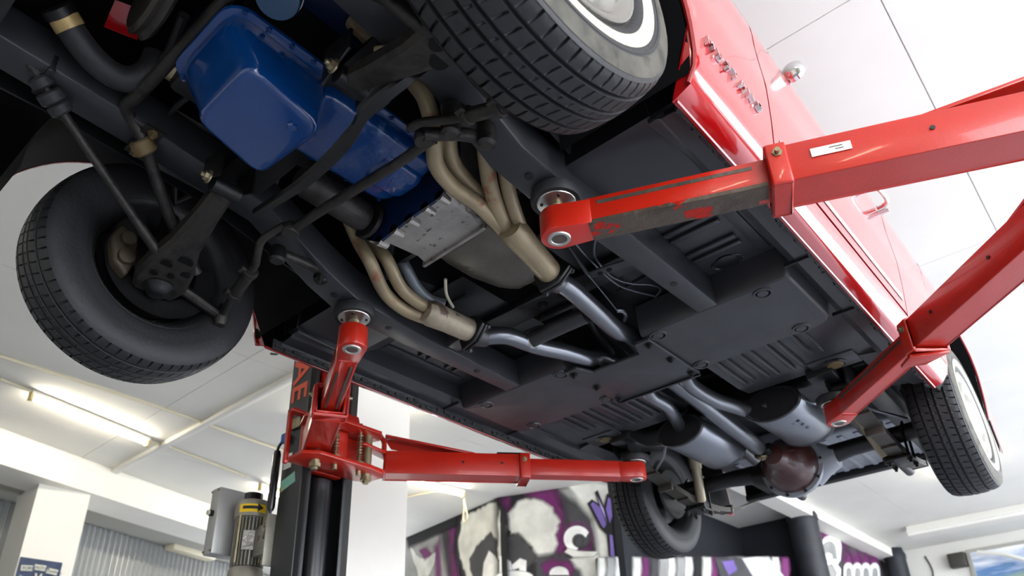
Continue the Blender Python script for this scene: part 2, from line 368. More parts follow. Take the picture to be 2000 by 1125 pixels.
mr = nt.nodes.new('ShaderNodeMapRange'); mr.inputs[1].default_value = 1.2; mr.inputs[2].default_value = 2.6; nt.links.new(ma.outputs[0], mr.inputs[0])
cr = nt.nodes.new('ShaderNodeValToRGB'); nt.links.new(mr.outputs[0], cr.inputs[0])
for p_, c_ in ((0, (70, 66, 70)), (.25, (190, 120, 70)), (.42, (206, 160, 120)), (.55, (150, 170, 150)), (.7, (90, 130, 180)), (1, (60, 90, 140))):
    e = cr.color_ramp.elements.new(p_) if p_ not in (0, 1) else cr.color_ramp.elements[int(p_)]
    e.color = (*lin(c_), 1)
nt.links.new(cr.outputs[0], nt.nodes['Principled BSDF'].inputs['Base Color'])
MB().box((-1.15, 13.17, -.55), (2.2, 13.2, 1.48)).build('canvas', 'landscape', pc)
MB().box((-1.20, 13.15, -.6), (-1.15, 13.2, 1.53)).box((-1.15, 13.15, 1.48), (2.2, 13.2, 1.53)).build('frame', 'wall_grey', pc)
one(MB().tube(spline([(-1.0, 12.9, 1.42), (-.7, 12.9, 1.34), (-.35, 12.9, 1.16), (.1, 12.9, .9), (1.2, 12.9, .5)], 5), .03, 8), 'air_hose', 'sticker_white', 'pale hose slung in front of the landscape picture', 'hose')
one(MB().box((-1.46, 13.05, 1.28), (-1.22, 13.2, 1.5)), 'junction_box', 'motor_dark', 'small dark junction box at the corner of the landscape picture', 'box', bevel=.01)
one(MB().tube(spline([(-1.80, 13.18, 1.55), (-1.75, 13.18, 1.3), (-1.82, 13.18, 1.0), (-1.74, 13.18, .6), (-1.76, 13.18, 0)], 5), .012, 6), 'wall_cable', 'motor_dark', 'thin loose cable hanging down the white end wall', 'cable')

# ---------------- paint on the walls (flat print)
def paint_mat(name, col, var=.2, sc=4):
    m = mat(name, col, .7, 0, .3, var=var, vscale=sc); nt = m.node_tree
    b = nt.nodes['Principled BSDF']; t = nt.nodes.new('ShaderNodeBsdfTransparent'); mx = nt.nodes.new('ShaderNodeMixShader'); a = nt.nodes.new('ShaderNodeAttribute'); a.attribute_name = 'cover'
    nt.links.new(a.outputs['Fac'], mx.inputs[0]); nt.links.new(t.outputs[0], mx.inputs[1]); nt.links.new(b.outputs[0], mx.inputs[2])
    nt.links.new(mx.outputs[0], nt.nodes['Material Output'].inputs[0])
for n_, c_ in (('p_white', (208, 208, 200)), ('p_grey', (150, 150, 148)), ('p_black', (28, 28, 31)), ('p_charcoal', (66, 66, 68)), ('p_magenta', (118, 44, 106)), ('p_purple', (112, 92, 158)), ('p_lilac', (168, 152, 196)), ('p_bright', (236, 236, 232))):
    paint_mat(n_, c_)
LAYER = {}
def paint(wall, pix, plane, m, feather=.06, rag=0, cover=None):
    if cover is None: cover = .75 if m == 'p_magenta' else 1.0
    k = LAYER.get(wall.name, 0); LAYER[wall.name] = k + 1
    n = plane[1].normalized(); n = n if n.dot(CAM - plane[0]) > 0 else -n
    p0 = plane[0] + n * (.004 + .0012 * k)
    P_ = [at(a, b, plane=(p0, n)) for a, b in pix]
    ux = n.cross(V((0,0,1))).normalized(); uy = V((0,0,1))
    q = [((p - p0).dot(ux), (p - p0).dot(uy)) for p in P_]
    if rag:
        qq = []
        for i in range(len(q)):
            a, b = q[i], q[(i+1) % len(q)]
            L = math.hypot(b[0]-a[0], b[1]-a[1]); m_ = max(1, int(L / .05))
            for j in range(m_):
                qq.append((a[0]+(b[0]-a[0])*j/m_ + random.uniform(-rag, rag), a[1]+(b[1]-a[1])*j/m_ + random.uniform(-rag, rag)))
        q = qq
    N = len(q); area = sum(q[i][0]*q[(i+1) % N][1] - q[(i+1) % N][0]*q[i][1] for i in range(N)); sg = 1 if area > 0 else -1
    out = []
    for i in range(N):
        a, b, c = q[i-1], q[i], q[(i+1) % N]
        d1 = V((b[0]-a[0], b[1]-a[1])).normalized() if (b != a) else V((1, 0)); d2 = V((c[0]-b[0], c[1]-b[1])).normalized()
        nn = V((d1.y + d2.y, -d1.x - d2.x)) * sg
        nn = nn.normalized() if nn.length > 1e-4 else V((0, 0))
        out.append((b[0] + nn.x*feather, b[1] + nn.y*feather))
    me = bpy.data.meshes.new('paint'); base = V((0,0,H))
    vs = [p0 + ux*a + uy*b + base for a, b in q] + [p0 + ux*a + uy*b + base for a, b in out]
    me.from_pydata([tuple(v) for v in vs], [], [tuple(range(N))] + [(i, (i+1) % N, N + (i+1) % N, N + i) for i in range(N)])
    bm = bmesh.new(); bm.from_mesh(me); bmesh.ops.triangulate(bm, faces=[f for f in bm.faces if len(f.verts) > 4]); bm.to_mesh(me); bm.free()
    at_ = me.attributes.new('cover', 'FLOAT', 'POINT')
    for i in range(2 * N): at_.data[i].value = cover if i < N else 0.0
    me.materials.append(M[m]); o = bpy.data.objects.new('painted_shape', me); COL.objects.link(o); o.parent = wall
    return o
def pl(a, b): d = (b - a).normalized(); return (a, V((d.y, -d.x, 0)))
PL1, PL2, PL3, PLG = pl(A, B), pl(B, C_), (pa, pn), (V((-2.43, 11, 0)), V((1, 0, 0)))
def arc(cx, cy, rx_, ry_, a0, a1, n=12): return [(cx + rx_*math.cos(math.radians(a0 + (a1-a0)*i/n)), cy + ry_*math.sin(math.radians(a0 + (a1-a0)*i/n))) for i in range(n+1)]
# panel left of the bend
paint(mural, [(786, 1060), (850, 1030), (870, 1130), (780, 1130)], PL1, 'p_grey', .2)
paint(mural, [(882, 1020), (892, 1012), (896, 1125), (886, 1125)], PL1, 'p_magenta', .16)
paint(mural, [(852, 1070), (856, 1064), (859, 1125), (854, 1125)], PL1, 'p_magenta', .12)
paint(mural, [(800, 1064), (812, 1085), (822, 1092), (838, 1088), (850, 1080), (846, 1104), (836, 1125), (818, 1125), (810, 1100)], PL1, 'p_white', .03, .012)
paint(mural, [(796, 1050), (890, 1012), (895, 1022), (800, 1062)], PL1, 'p_black', .1)
paint(mural, [(820, 1076), (832, 1072), (842, 1082), (830, 1090)], PL1, 'p_magenta', .06)
paint(mural, [(896, 1015), (965, 975), (985, 1000), (990, 1128), (905, 1128), (890, 1070)], PL1, 'p_black', .12)
paint(mural, [(905, 1012), (962, 985), (973, 990), (974, 1000)] + [(972, 1128), (915, 1128), (900, 1090), (897, 1050)], PL1, 'p_white', .04, .02)
paint(mural, [(960, 1044), (972, 1062), (973, 1095), (972, 1128), (925, 1128), (918, 1095), (930, 1070)], PL1, 'p_charcoal', .04, .02)
paint(mural, [(955, 1078), (966, 1088), (972, 1098), (972, 1128), (943, 1128), (946, 1100)], PL1, 'p_bright', .03)
# panel right of the bend
paint(mural, [(977, 975), (1090, 955), (1110, 985), (1100, 1128), (978, 1128)], PL2, 'p_black', .15)
paint(mural, [(980, 980), (992, 975), (990, 1010), (984, 1030)], PL2, 'p_magenta', .08)
paint(mural, [(1040, 968), (1072, 966), (1098, 1000), (1096, 1085), (1090, 1092), (1090, 1005), (1062, 975)], PL2, 'p_magenta', .16)
paint(mural, [(1105, 960), (1160, 950), (1165, 1000), (1120, 985)], PL2, 'p_grey', .15)
paint(mural, [(1108, 985), (1160, 1010), (1165, 1060), (1120, 1040)], PL2, 'p_charcoal', .2)
paint(mural, [(1115, 950), (1158, 946), (1196, 952), (1200, 1090), (1176, 1085), (1166, 1010), (1140, 980)], PL2, 'p_white', .1)
paint(mural, [(976, 1005), (984, 1030), (984, 1085), (976, 1090)], PL2, 'p_white', .03, .015)
paint(mural, arc(1040, 1022, 46, 42, 150, 380, 18) + [(1082, 1060), (1070, 1095), (1048, 1096), (1040, 1070), (1012, 1045), (994, 1040)], PL2, 'p_white', .05, .025)
paint(mural, [(986, 1050), (1008, 1044), (1030, 1064), (1046, 1090), (1030, 1105), (985, 1095)], PL2, 'p_charcoal', .06, .02)
paint(mural, [(976, 1085), (986, 1092), (996, 1098), (1000, 1110), (990, 1128), (976, 1128)], PL2, 'p_bright', .02)
paint(mural, [(1000, 1105), (1016, 1092), (1027, 1096), (1026, 1118), (1018, 1122), (1014, 1108), (1002, 1112)], PL2, 'p_bright', .02)
paint(mural, arc(1005, 1128, 36, 12, 180, 360, 10), PL2, 'p_bright', .02)
paint(mural, [(1052, 1092), (1098, 1090), (1140, 1095), (1140, 1128), (1050, 1128)], PL2, 'p_charcoal', .10)
paint(mural, [(1060, 1104), (1078, 1096), (1112, 1100), (1118, 1112), (1112, 1128), (1104, 1112), (1080, 1106), (1066, 1120)], PL2, 'p_magenta', .05)
paint(mural, [(1118, 1096), (1166, 1088), (1168, 1128), (1142, 1128), (1136, 1108)], PL2, 'p_white', .06, .01)
paint(mural, arc(1092, 1122, 18, 14, 180, 360, 8), PL2, 'p_bright', .02)
# swirl
paint(mural, arc(1128, 1052, 24, 26, 0, 360, 18)[:-1], PL2, 'p_magenta', .07)
paint(mural, arc(1130, 1050, 19, 18, 0, 360, 18)[:-1], PL2, 'p_charcoal', .06)
paint(mural, arc(1127, 1052, 25, 24, 100, 330, 14) + arc(1131, 1056, 15, 15, 330, 100, 12), PL2, 'p_bright', .015)
paint(mural, [(1110, 1072), (1130, 1078), (1166, 1078), (1160, 1086), (1120, 1086), (1104, 1078)], PL2, 'p_white', .02)
paint(mural, arc(1131, 1058, 7, 9, 0, 360, 10)[:-1], PL2, 'p_charcoal', .02)
# tulip
paint(mural, [(1148, 984), (1156, 976), (1170, 985), (1163, 962), (1167, 958), (1180, 990), (1186, 965), (1194, 966), (1198, 1010), (1195, 1025), (1202, 1088), (1190, 1088), (1186, 1044), (1172, 1030)], PL2, 'p_black', .015)
paint(mural, [(1154, 985), (1158, 981), (1171, 990), (1184, 1024), (1180, 1031), (1176, 1027)], PL2, 'p_purple', .008)
paint(mural, [(1166, 968), (1179, 996), (1186, 1022), (1184, 1014), (1174, 992)], PL2, 'p_lilac', .006)
paint(mural, [(1188, 972), (1192, 975), (1195, 1008), (1191, 1022), (1184, 994)], PL2, 'p_purple', .008)
paint(mural, [(1191, 1044), (1196, 1046), (1200, 1086), (1193, 1086)], PL2, 'p_purple', .006)
# drips on the low partition
for i, a in enumerate(range(1172, 1545, 17)):
    w_ = 6 + (i * 7) % 5
    paint(part_w, [(a, 1092), (a + w_, 1092), (a + w_ + 2, 1112), (a + w_ - 1, 1128), (a - 1, 1128), (a + 1, 1108)], PL3, ('p_white', 'p_grey', 'p_bright', 'p_black', 'p_white', 'p_magenta', 'p_charcoal', 'p_grey')[i % 8], .05)
paint(part_w, [(1400, 1094), (1455, 1092), (1480, 1128), (1410, 1128)], PL3, 'p_charcoal', .06)
paint(part_w, [(1412, 1098), (1432, 1096), (1438, 1112), (1424, 1122)], PL3, 'p_purple', .03)
paint(part_w, [(1455, 1094), (1500, 1094), (1530, 1128), (1478, 1128)], PL3, 'p_bright', .06)
# bubble lettering on the far side wall
paint(graf, arc(1625, 1064, 21, 19, 190, 350, 12), PLG, 'p_magenta', .2)
paint(graf, arc(1624, 1066, 19, 18, 150, 360, 12) + [(1641, 1092), (1636, 1100), (1612, 1090), (1600, 1080)], PLG, 'p_bright', .03)
paint(graf, arc(1620, 1072, 12, 12, 160, 360, 10) + [(1634, 1090), (1614, 1086)], PLG, 'p_grey', .03)
paint(graf, arc(1618, 1087, 8, 6, 0, 360, 10)[:-1], PLG, 'p_bright', .02)
paint(graf, [(1606, 1100), (1630, 1096), (1642, 1112), (1640, 1128), (1606, 1128)], PLG, 'p_bright', .04)
paint(graf, [(1612, 1108), (1626, 1104), (1634, 1118), (1630, 1128), (1612, 1128)], PLG, 'p_grey', .03)
for i, cx in enumerate((1658, 1675, 1692, 1709)):
    paint(graf, [(cx - 6, 1098), (cx, 1084), (cx + 5, 1100), (cx + 4, 1110), (cx - 4, 1110)], PLG, 'p_magenta', .2)
    paint(graf, arc(cx, 1112, 9, 11, 180, 360, 10) + [(cx + 10, 1128), (cx - 10, 1128)], PLG, 'p_bright', .03)
    paint(graf, arc(cx, 1118, 4.5, 7, 180, 360, 8) + [(cx + 5, 1128), (cx - 5, 1128)], PLG, 'p_grey', .02)

# poster on the white pillar
xp = -6.953; po = empty('poster', at(80, 1110, x=xp)); tag(po, 'navy poster with a winged crest on the white pillar', 'poster')
u0, u1 = at(40, 1088, x=xp), at(122, 1099, x=xp); zt = (u0.z + u1.z) / 2
MB().box((xp, u0.y, zt - .62), (xp + .006, u1.y, zt)).build('sheet', 'poster_navy', po)
yc, pw = (u0.y + u1.y) / 2, (u1.y - u0.y)
for k, (t, a) in enumerate(((-.30, .10), (0, 0), (.30, -.10))):
    c = V((xp + .008, yc + t * pw, zt - .075 - abs(a) * .2)); d = V((0, math.cos(a), math.sin(a))); n_ = V((0, -math.sin(a), math.cos(a)))
    MB().obox(c, d * pw * .135, n_ * .026, V((.002, 0, 0))).build('name_banner', 'poster_cream', po)
    if k == 0: text_mesh('FORD', 'banner_text', 'poster_navy', po, c + V((.003, 0, 0)) - d*pw*.10 - n_*.014, d, n_, .04, .002)
    if k == 1: text_mesh('MOTOR', 'banner_text', 'poster_navy', po, c + V((.003, 0, 0)) - d*pw*.12 - n_*.014, d, n_, .036, .002)
    if k == 2: text_mesh('COMPANY', 'banner_text', 'poster_navy', po, c + V((.003, 0, 0)) - d*pw*.125 - n_*.012, d, n_, .028, .002)
for sgn in (-1, 1):
    q = [(xp + .008, yc + sgn*.01, zt - .22), (xp + .008, yc + sgn*.42*pw, zt - .16), (xp + .008, yc + sgn*.45*pw, zt - .22), (xp + .008, yc + sgn*.36*pw, zt - .30), (xp + .008, yc + sgn*.16*pw, zt - .34), (xp + .008, yc + sgn*.02*pw, zt - .32)]
    MB().prism(q, (.003, 0, 0)).build('wing', 'poster_wing', po)
q = [(xp + .011, yc + a*.09*pw, zt - b) for a, b in ((-1, .13), (-.5, .13), (0, .19), (.5, .13), (1, .13), (.55, .22), (.55, .30), (0, .36), (-.55, .30), (-.55, .22))]
MB().prism(q, (.003, 0, 0)).build('crest', 'poster_cream', po)

# ================================================================== the lift
def rect_tube(mb, a, b, w, z0, z1, wall=.006):
    """hollow box tube between two plan points"""
    a, b = V((*a[:2], 0)), V((*b[:2], 0)); d = (b - a).normalized(); u = V((-d.y, d.x, 0))
    for s in (-1, 1): mb.obox((a + b)/2 + u*s*(w/2 - wall/2) + V((0,0,(z0+z1)/2)), (b-a)/2, u*wall/2, V((0,0,(z1-z0)/2)))
    mb.obox((a + b)/2 + V((0,0,z0 + wall/2)), (b-a)/2, u*(w/2 - wall), V((0,0,wall/2)))
    mb.obox((a + b)/2 + V((0,0,z1 - wall/2)), (b-a)/2, u*(w/2 - wall), V((0,0,wall/2)))
    return mb
ZO0, ZO1, ZI0, ZI1 = -.150, -.052, -.137, -.064
def arm(root, piv, start, tip, split, padz, face=1, worn='lift_red_worn', gusset=True):
    hub = V((*piv, 0)); piv, tip = V((*start, 0)), V((*tip, 0)); d = (tip - piv).normalized(); u = V((-d.y, d.x, 0)); L = (tip - piv).length
    Z = lambda z: V((0, 0, z))
    sp_ = piv + d * L * split
    mb = MB(); rect_tube(mb, piv, sp_, .100, ZO0, ZO1, .007)
    o = mb.build('swing_arm', 'lift_red', root, bevel=.003)
    # pivot eye joined to the tube
    eye = [piv + d*.012 - u*.047, piv + d*.012 + u*.047] + [hub + (u*math.cos(t) + (hub - piv - d*.05).normalized()*math.sin(t))*.038 for t in [math.pi*k/8 for k in range(9)]]
    for z_ in (ZO0 + .001, ZO1 - .013): MB().prism([p + Z(z_) for p in eye], (0, 0, .012)).build('pivot_eye', 'lift_red', o, bevel=.003)
    MB().obox(piv + d*.006 + Z((ZO0 + ZO1)/2), d*.005, u*.05, Z((ZO1 - ZO0)/2)).build('end_plate', 'lift_red', o, bevel=.002)
    MB().cyl(hub + Z(-.190), hub + Z(.008), .019, 16).build('pivot_pin', 'zinc', o)
    MB().hexnut(hub + Z(-.188), (0,0,-1), .024, .014, .5).build('pivot_nut', 'zinc', o)
    # collar and stop bolt at the mouth
    c = sp_ - d*.022
    mb = MB(); rect_tube(mb, c - d*.022, c + d*.022, .122, ZO0 - .010, ZO1 + .002, .010)
    mb.build('mouth_collar', 'lift_red', o, bevel=.006, seg=3)
    for s in (-1, 1):
        MB().hexnut(c + u*s*.052 + Z((ZO0+ZO1)/2 + .022) - d*.002, u*s, .011, .012, .55).build('stop_bolt', 'zinc', o)
    # inner arm
    mb = MB(); rect_tube(mb, sp_ - d*.10, tip - d*.075, .064, ZI0, ZI1, .007)
    i_ = mb.build('extension', 'lift_red', o, bevel=.003)
    # tip: rounded plate with the screw socket
    prof = [tip - d*.085 - u*.034, tip - d*.085 + u*.034] + [tip + (u*math.cos(t) + d*math.sin(t))*.043 for t in [math.pi*k/12 for k in range(13)]]
    MB().prism([p + Z(ZI0) for p in prof], (0, 0, ZI1 - ZI0 - .004)).build('tip_block', 'lift_red', o, bevel=.004)
    MB().lathe([(.016, 0), (.019, -.003), (.026, -.003), (.028, 0)], tip + Z(ZI0 - .0005), (0,0,1), 24, caps=False).build('socket_ring', 'steel_bright', o)
    MB().lathe([(.0165, 0), (.0165, .002)], tip + Z(ZI0 - .0025), (0,0,1), 16).build('screw_end', 'lift_bare', o)
    # screw and pad
    MB().lathe(sum([[(.0165, ZI1 - .004 + k*.004), (.0150, ZI1 - .002 + k*.004)] for k in range(int((padz - ZI1 - .02)/.004) + 2)], []), tip, (0,0,1), 16).build('pad_screw', 'zinc', o)
    MB().lathe([(.018, -.040), (.030, -.036), (.046, -.032), (.050, -.026), (.050, -.012)], tip + Z(padz), (0,0,1), 28).build('pad_cup', 'steel_bright', o)
    MB().lathe([(.046, -.030), (.058, -.030), (.062, -.024), (.062, -.004), (.058, 0), (.02, 0), (.02, -.008), (.046, -.012), (.046, -.030)], tip + Z(padz), (0,0,1), 32, caps=False).build('rubber_pad', 'rubber', o, ang=40)
    for k in range(4):
        a = math.pi/4 + k*math.pi/2
        MB().cyl(tip + V((math.cos(a)*.036, math.sin(a)*.036, padz - .0375)), tip + V((math.cos(a)*.036, math.sin(a)*.036, padz - .030)), .004, 8).build('pad_rivet', 'black_steel', o)
    # raised stiffener strap with a bent handle at the pivot end
    if gusset:
        zt_ = ZO1 + .075
        MB().bar(piv + d*.004 + Z(zt_), piv + d*.38 + Z(ZO1 + .004), .062, .010).build('stiffener_strap', 'lift_red', o, bevel=.002)
        MB().prism([piv + d*.004 + u*face*.026 + Z(zt_), piv + d*.38 + u*face*.026 + Z(ZO1 + .002), piv + d*.22 + u*face*.026 + Z(ZO1), piv + d*.03 + u*face*.026 + Z(zt_ - .04)], u*face*.006).build('stiffener_web', 'lift_red', o)
        MB().tube(spline([piv + Z(ZO1 - .01), piv + Z(ZO1 + .05), piv - d*.012 + Z(zt_), hub*.4 + piv*.6 + Z(zt_ + .004), hub*.8 + piv*.2 + Z(zt_ - .004)], 5), .011, 10).build('handle_loop', 'lift_red', o)
    if worn == 'bare':
        mb = MB().bar(sp_ + d*.004 + Z(ZI0 - .0009), tip - d*.076 + Z(ZI0 - .0009), .0645, .0012); mb.build('worn_underside', 'lift_bare_part', o)
        for s in (-1, 1): MB().bar(sp_ + d*.004 + u*s*.0324 + Z(ZI0 + .004), tip - d*.076 + u*s*.0324 + Z(ZI0 + .004), .0012, .010).build('worn_edge', 'lift_bare_part', o)
    if worn == 'lined':
        for s in (-1, 1): MB().bar(sp_ + d*.006 + u*s*.018 + Z(ZI0 - .0006), tip - d*(.11 if s > 0 else .16) + u*s*.018 + Z(ZI0 - .0006), .008, .0012).build('wear_strip', 'lift_bare', o)
    # holes along the visible side
    for s in (-1, 1):
        for t in (.30, split - .11):
            p = piv + d*L*t + u*s*.0522 + Z(ZO0 + .055)
            MB().cyl(p - u*s*.001, p + u*s*.0006, .0055, 10).build('drill_hole', 'lift_groove', o)
    if worn in ('bare', 'lift_red_worn'):
        p0, p1 = sp_ + d*.03, tip - d*.10
        for s in (-1, 1):
            MB().bar(p0 + u*s*.0323 + Z(ZI1 - .018), p1 + u*s*.0323 + Z(ZI1 - .018), .0008, .010).build('wear_strip', 'lift_bare', o)
    return o, d, u, sp_
def lift(sx, XF, label):
    """XF: distance of the column's inner face from the car's centre line; t counts outwards from it"""
    r = empty('two_post_lift', (sx*(XF + .07), 1.02, ZF)); tag(r, label, 'car lift')
    y0, y1, ztop = .897, 1.143, 1.35
    def sbox(mb, ta, ya, za, tb, yb, zb):
        xa, xb = sx*(XF + ta), sx*(XF + tb); return mb.box((min(xa, xb), ya, za), (max(xa, xb), yb, zb))
    X = lambda t: sx*(XF + t)
    mb = MB()          # C profile, lips towards the car
    sbox(mb, 0, y0, ZF, .14, y0 + .009, ztop); sbox(mb, 0, y1 - .009, ZF, .14, y1, ztop)
    sbox(mb, .131, y0 + .009, ZF, .14, y1 - .009, ztop)
    sbox(mb, 0, y0 + .009, ZF, .009, y0 + .046, ztop); sbox(mb, 0, y1 - .046, ZF, .009, y1 - .009, ztop)
    mb.build('column', 'lift_black', r, bevel=.003)
    sbox(MB(), -.10, .77, ZF, .26, 1.27, ZF + .02).build('base_plate', 'lift_black', r, bevel=.003)
    for bx_ in (-.06, .22):
        for by in (.81, 1.23):
            MB().hexnut((X(bx_), by, ZF + .02), (0,0,1), .018, .016).build('anchor_bolt', 'zinc', r)
    MB().cyl((X(.064), 1.02, ZF + .02), (X(.064), 1.02, -.19), .058, 28).build('cylinder_cover', 'plastic_black', r)
    sbox(MB(), -.02, .85, ztop, .18, 1.19, ztop + .02).build('cap_plate', 'lift_black', r, bevel=.003)
    mb = MB(); sbox(mb, .012, y0 + .048, -.17, .05, y1 - .048, .62); sbox(mb, -.012, y0 + .052, -.165, .012, y1 - .052, .44)
    car_ = mb.build('carriage', 'lift_red', r, bevel=.003)
    # open box of two plates on a back plate
    for zb, pts in ((-.175, ((-.012, .825), (-.035, .812), (-.13, .805), (-.17, .86), (-.172, 1.10), (-.155, 1.17), (-.12, 1.20), (-.04, 1.19), (-.012, 1.14))), (-.012, ((-.012, .86), (-.10, .82), (-.15, .84), (-.16, .90), (-.162, 1.15), (-.10, 1.19), (-.012, 1.16)))):
        MB().prism([V((X(t), y, zb)) for t, y in pts], (0, 0, .014)).build('bracket_plate', 'lift_red', car_, bevel=.002)
    sbox(MB(), -.040, .865, -.161, -.012, 1.175, -.012).build('bracket_back', 'lift_red', car_, bevel=.003)
    sbox(MB(), -.085, .985, -.161, -.040, 1.045, -.012).build('bracket_rib', 'lift_red', car_, bevel=.010, seg=3)
    sbox(MB(), -.030, .800, -.185, -.012, .815, .035).build('bracket_lug', 'lift_red', car_, bevel=.002)
    sbox(MB(), -.050, .800, .022, -.012, .90, .035).build('bracket_lug_top', 'lift_red', car_, bevel=.002)
    MB().prism([V((X(-.012), y0 + .05, .002)), V((X(-.012), y1 - .05, .002)), V((X(-.012), y1 - .07, .06)), V((X(-.012), y0 + .07, .06))], (-.09*sx, 0, -.001)).build('bracket_gusset', 'lift_red', car_)
    for (t, y) in ((-.115, .965), (-.120, 1.075)):
        MB().cyl((X(t), y, -.195), (X(t), y, .02), .0055, 10).build('restraint_rod', 'zinc', car_)
        MB().tube([V((X(t) + .0105*math.cos(w), y + .0105*math.sin(w), -.125 + w*.0019)) for w in [k*.7 for k in range(78)]], .0021, 6).build('restraint_spring', 'zinc', car_)
        MB().lathe([(.021, 0), (.021, .020)], (X(t), y, -.160), (0,0,1), 12).build('restraint_gear', 'zinc', car_)
        MB().hexnut((X(t), y, .003), (0,0,1), .012, .012).build('restraint_nut', 'black_steel', car_)
        MB().cyl((X(t), y, -.196), (X(t), y, -.176), .010, 12).build('restraint_foot', 'zinc', car_)
    return r
ZPF, ZPR = -.003, -.031
LP = lift(-1, 1.20, 'red and dark grey car lift post with orange lettering beside the white column')
arm(LP, (-1.10, .885), (-1.13, .900), (-.372, .478), .50, ZPF, 1, worn='lined', gusset=False)
aPR, d_, u_, sp_ = arm(LP, (-1.095, 1.125), (-1.125, 1.235), (-.425, 2.075), .56, ZPR, 1, worn='lift_red')
MB().bar(sp_ - d_*.14 + V((0,0,ZO1 + .003)), sp_ - d_*.01 + V((0,0,ZO1 + .003)), .104, .004).build('slide_plate', 'black_steel', aPR)
LD = lift(1, 1.62, 'red car lift post on the side of the chrome fender lettering')
aDF, d_, u_, sp_ = arm(LD, (1.50, .925), (1.43, .943), (.388, .478), .585, ZPF, -1, worn='bare')
c = sp_ - d_*.135 - u_*(-.0526) + V((0,0,-.088)); 
nrm = u_ if u_.dot(CAM - sp_) > 0 else -u_
c = sp_ - d_*.13 + nrm*.0525 + V((0,0,-.093))
MB().obox(c, d_*.040, V((0,0,.011)), nrm*.0006).build('sticker', 'sticker_white', aDF)
for k, (a, b, w_) in enumerate(((-.010, .004, .022), (-.016, -.003, .014))):
    MB().obox(c + d_*a + V((0,0,b)) + nrm*.0008, d_*w_*.6, V((0,0,.0012)), nrm*.0004).build('sticker_print', 'lift_bare', aDF)
aDR, d_, u_, sp_ = arm(LD, (1.515, 1.115), (1.45, 1.095), (.452, 2.085), .60, ZPR, -1)
MB().prism([sp_ - d_*.05 - u_*.05 + V((0,0,ZO0 - .010)), sp_ + d_*.03 - u_*.02 + V((0,0,ZO0 - .010)), sp_ + d_*.05 + u_*.05 + V((0,0,ZO0 - .012)), sp_ - d_*.02 + u_*.06 + V((0,0,ZO0 - .012))], (0, 0, -.012)).build('lock_tab', 'lift_red', aDR, bevel=.003)
# lettering and labels on the post that faces the camera side
text_mesh('EAE', 'brand_lettering', 'lift_letter', LP, (-1.322, .8967, .410), (0, 0, -1), (1, 0, 0), .148, .0015, 1.12, bold=.018)
MB().box(( -1.30, .885, .005), (-1.23, .897, .05)).build('latch_block', 'zinc', LP, bevel=.003)
MB().box((-1.335, .872, -.045), (-1.298, .897, -.003)).build('cable_plug', 'blue_plug', LP, bevel=.006)
MB().tube(spline([(-1.33, .88, -.035), (-1.348, .878, -.05), (-1.352, .876, -.07), (-1.353, .875, -.085)], 5), .006, 8).build('signal_cable', 'plastic_black', LP)
MB().tube([(-1.352, .877, -.07), (-1.352, .877, -.085), (-1.353, .877, -.30), (-1.353, .877, -.315)], [.012, .0155, .0155, .011], 12).build('gas_strut', 'plastic_black', LP)
MB().tube(spline([(-1.353, .877, -.31), (-1.358, .877, -.36), (-1.375, .877, -.42)], 5), .006, 8).build('signal_cable', 'plastic_black', LP)
def label_on_post(pa_, pb_, mat_, dy=.0):
    a, b = at(*pa_, y=.8965), at(*pb_, y=.8965)
    return MB().box((min(a.x, b.x), 0.8955, min(a.z, b.z)), (max(a.x, b.x), 0.8975, max(a.z, b.z))).build('sticker', mat_, LP)
label_on_post((556, 890), (568, 912), 'sticker_white')
a, b = at(548, 952, y=.8965), at(576, 930, y=.8965)
MB().obox((a + b)/2, ((b - a)/2), V((-(b-a).z, 0, (b-a).x)).normalized()*.022, V((0,.0008,0))).build('sticker', 'sticker_green', LP)

# ---------------- hydraulic power unit hung on the post
pu = empty('hydraulic_power_unit', (-1.50, .90, -.75)); tag(pu, 'grey electric hydraulic motor unit with a yellow arrow sticker on the lift post', 'motor')
mc = at(487, 1060, y=.90); mc.z = 0
ztop_m = at(487, 985, y=.90).z; zcap0 = at(480, 1020, y=.90).z; zbot = at(470, 1115, y=.90).z
rm = .060
MB().lathe([(rm*1.0, zcap0 - .005), (rm*1.18, zcap0), (rm*1.2, ztop_m - .02), (rm*1.05, ztop_m - .004), (rm*.6, ztop_m)], mc, (0,0,1), 32).build('fan_cover', 'motor_grey', pu)
MB().cyl(mc + V((-.012,0,ztop_m)), mc + V((-.012,0,ztop_m + .035)), .036, 20).build('breather_cap', 'plastic_black', pu)
body = MB().cyl(mc + V((0,0,zbot)), mc + V((0,0,zcap0)), rm*.88, 24).build('motor_body', 'motor_dark', pu)
for k in range(28):
    a = 2*math.pi*k/28; dd = V((math.cos(a), math.sin(a), 0))
    MB().obox(mc + dd*rm*.95 + V((0,0,(zbot+zcap0)/2)), dd*rm*.1, V((-dd.y, dd.x, 0))*.0022, V((0,0,(zcap0-zbot)/2 - .004))).build('cooling_fin', 'motor_grey', body)
nd = (CAM - mc); nd.z = 0; nd.normalize(); ns = V((-nd.y, nd.x, 0))
MB().obox(mc + nd*rm*1.04 + V((0,0,(zbot+zcap0)/2)), ns*.028, V((0,0,.038)), nd*.004).build('name_plate', 'aluminium', pu)
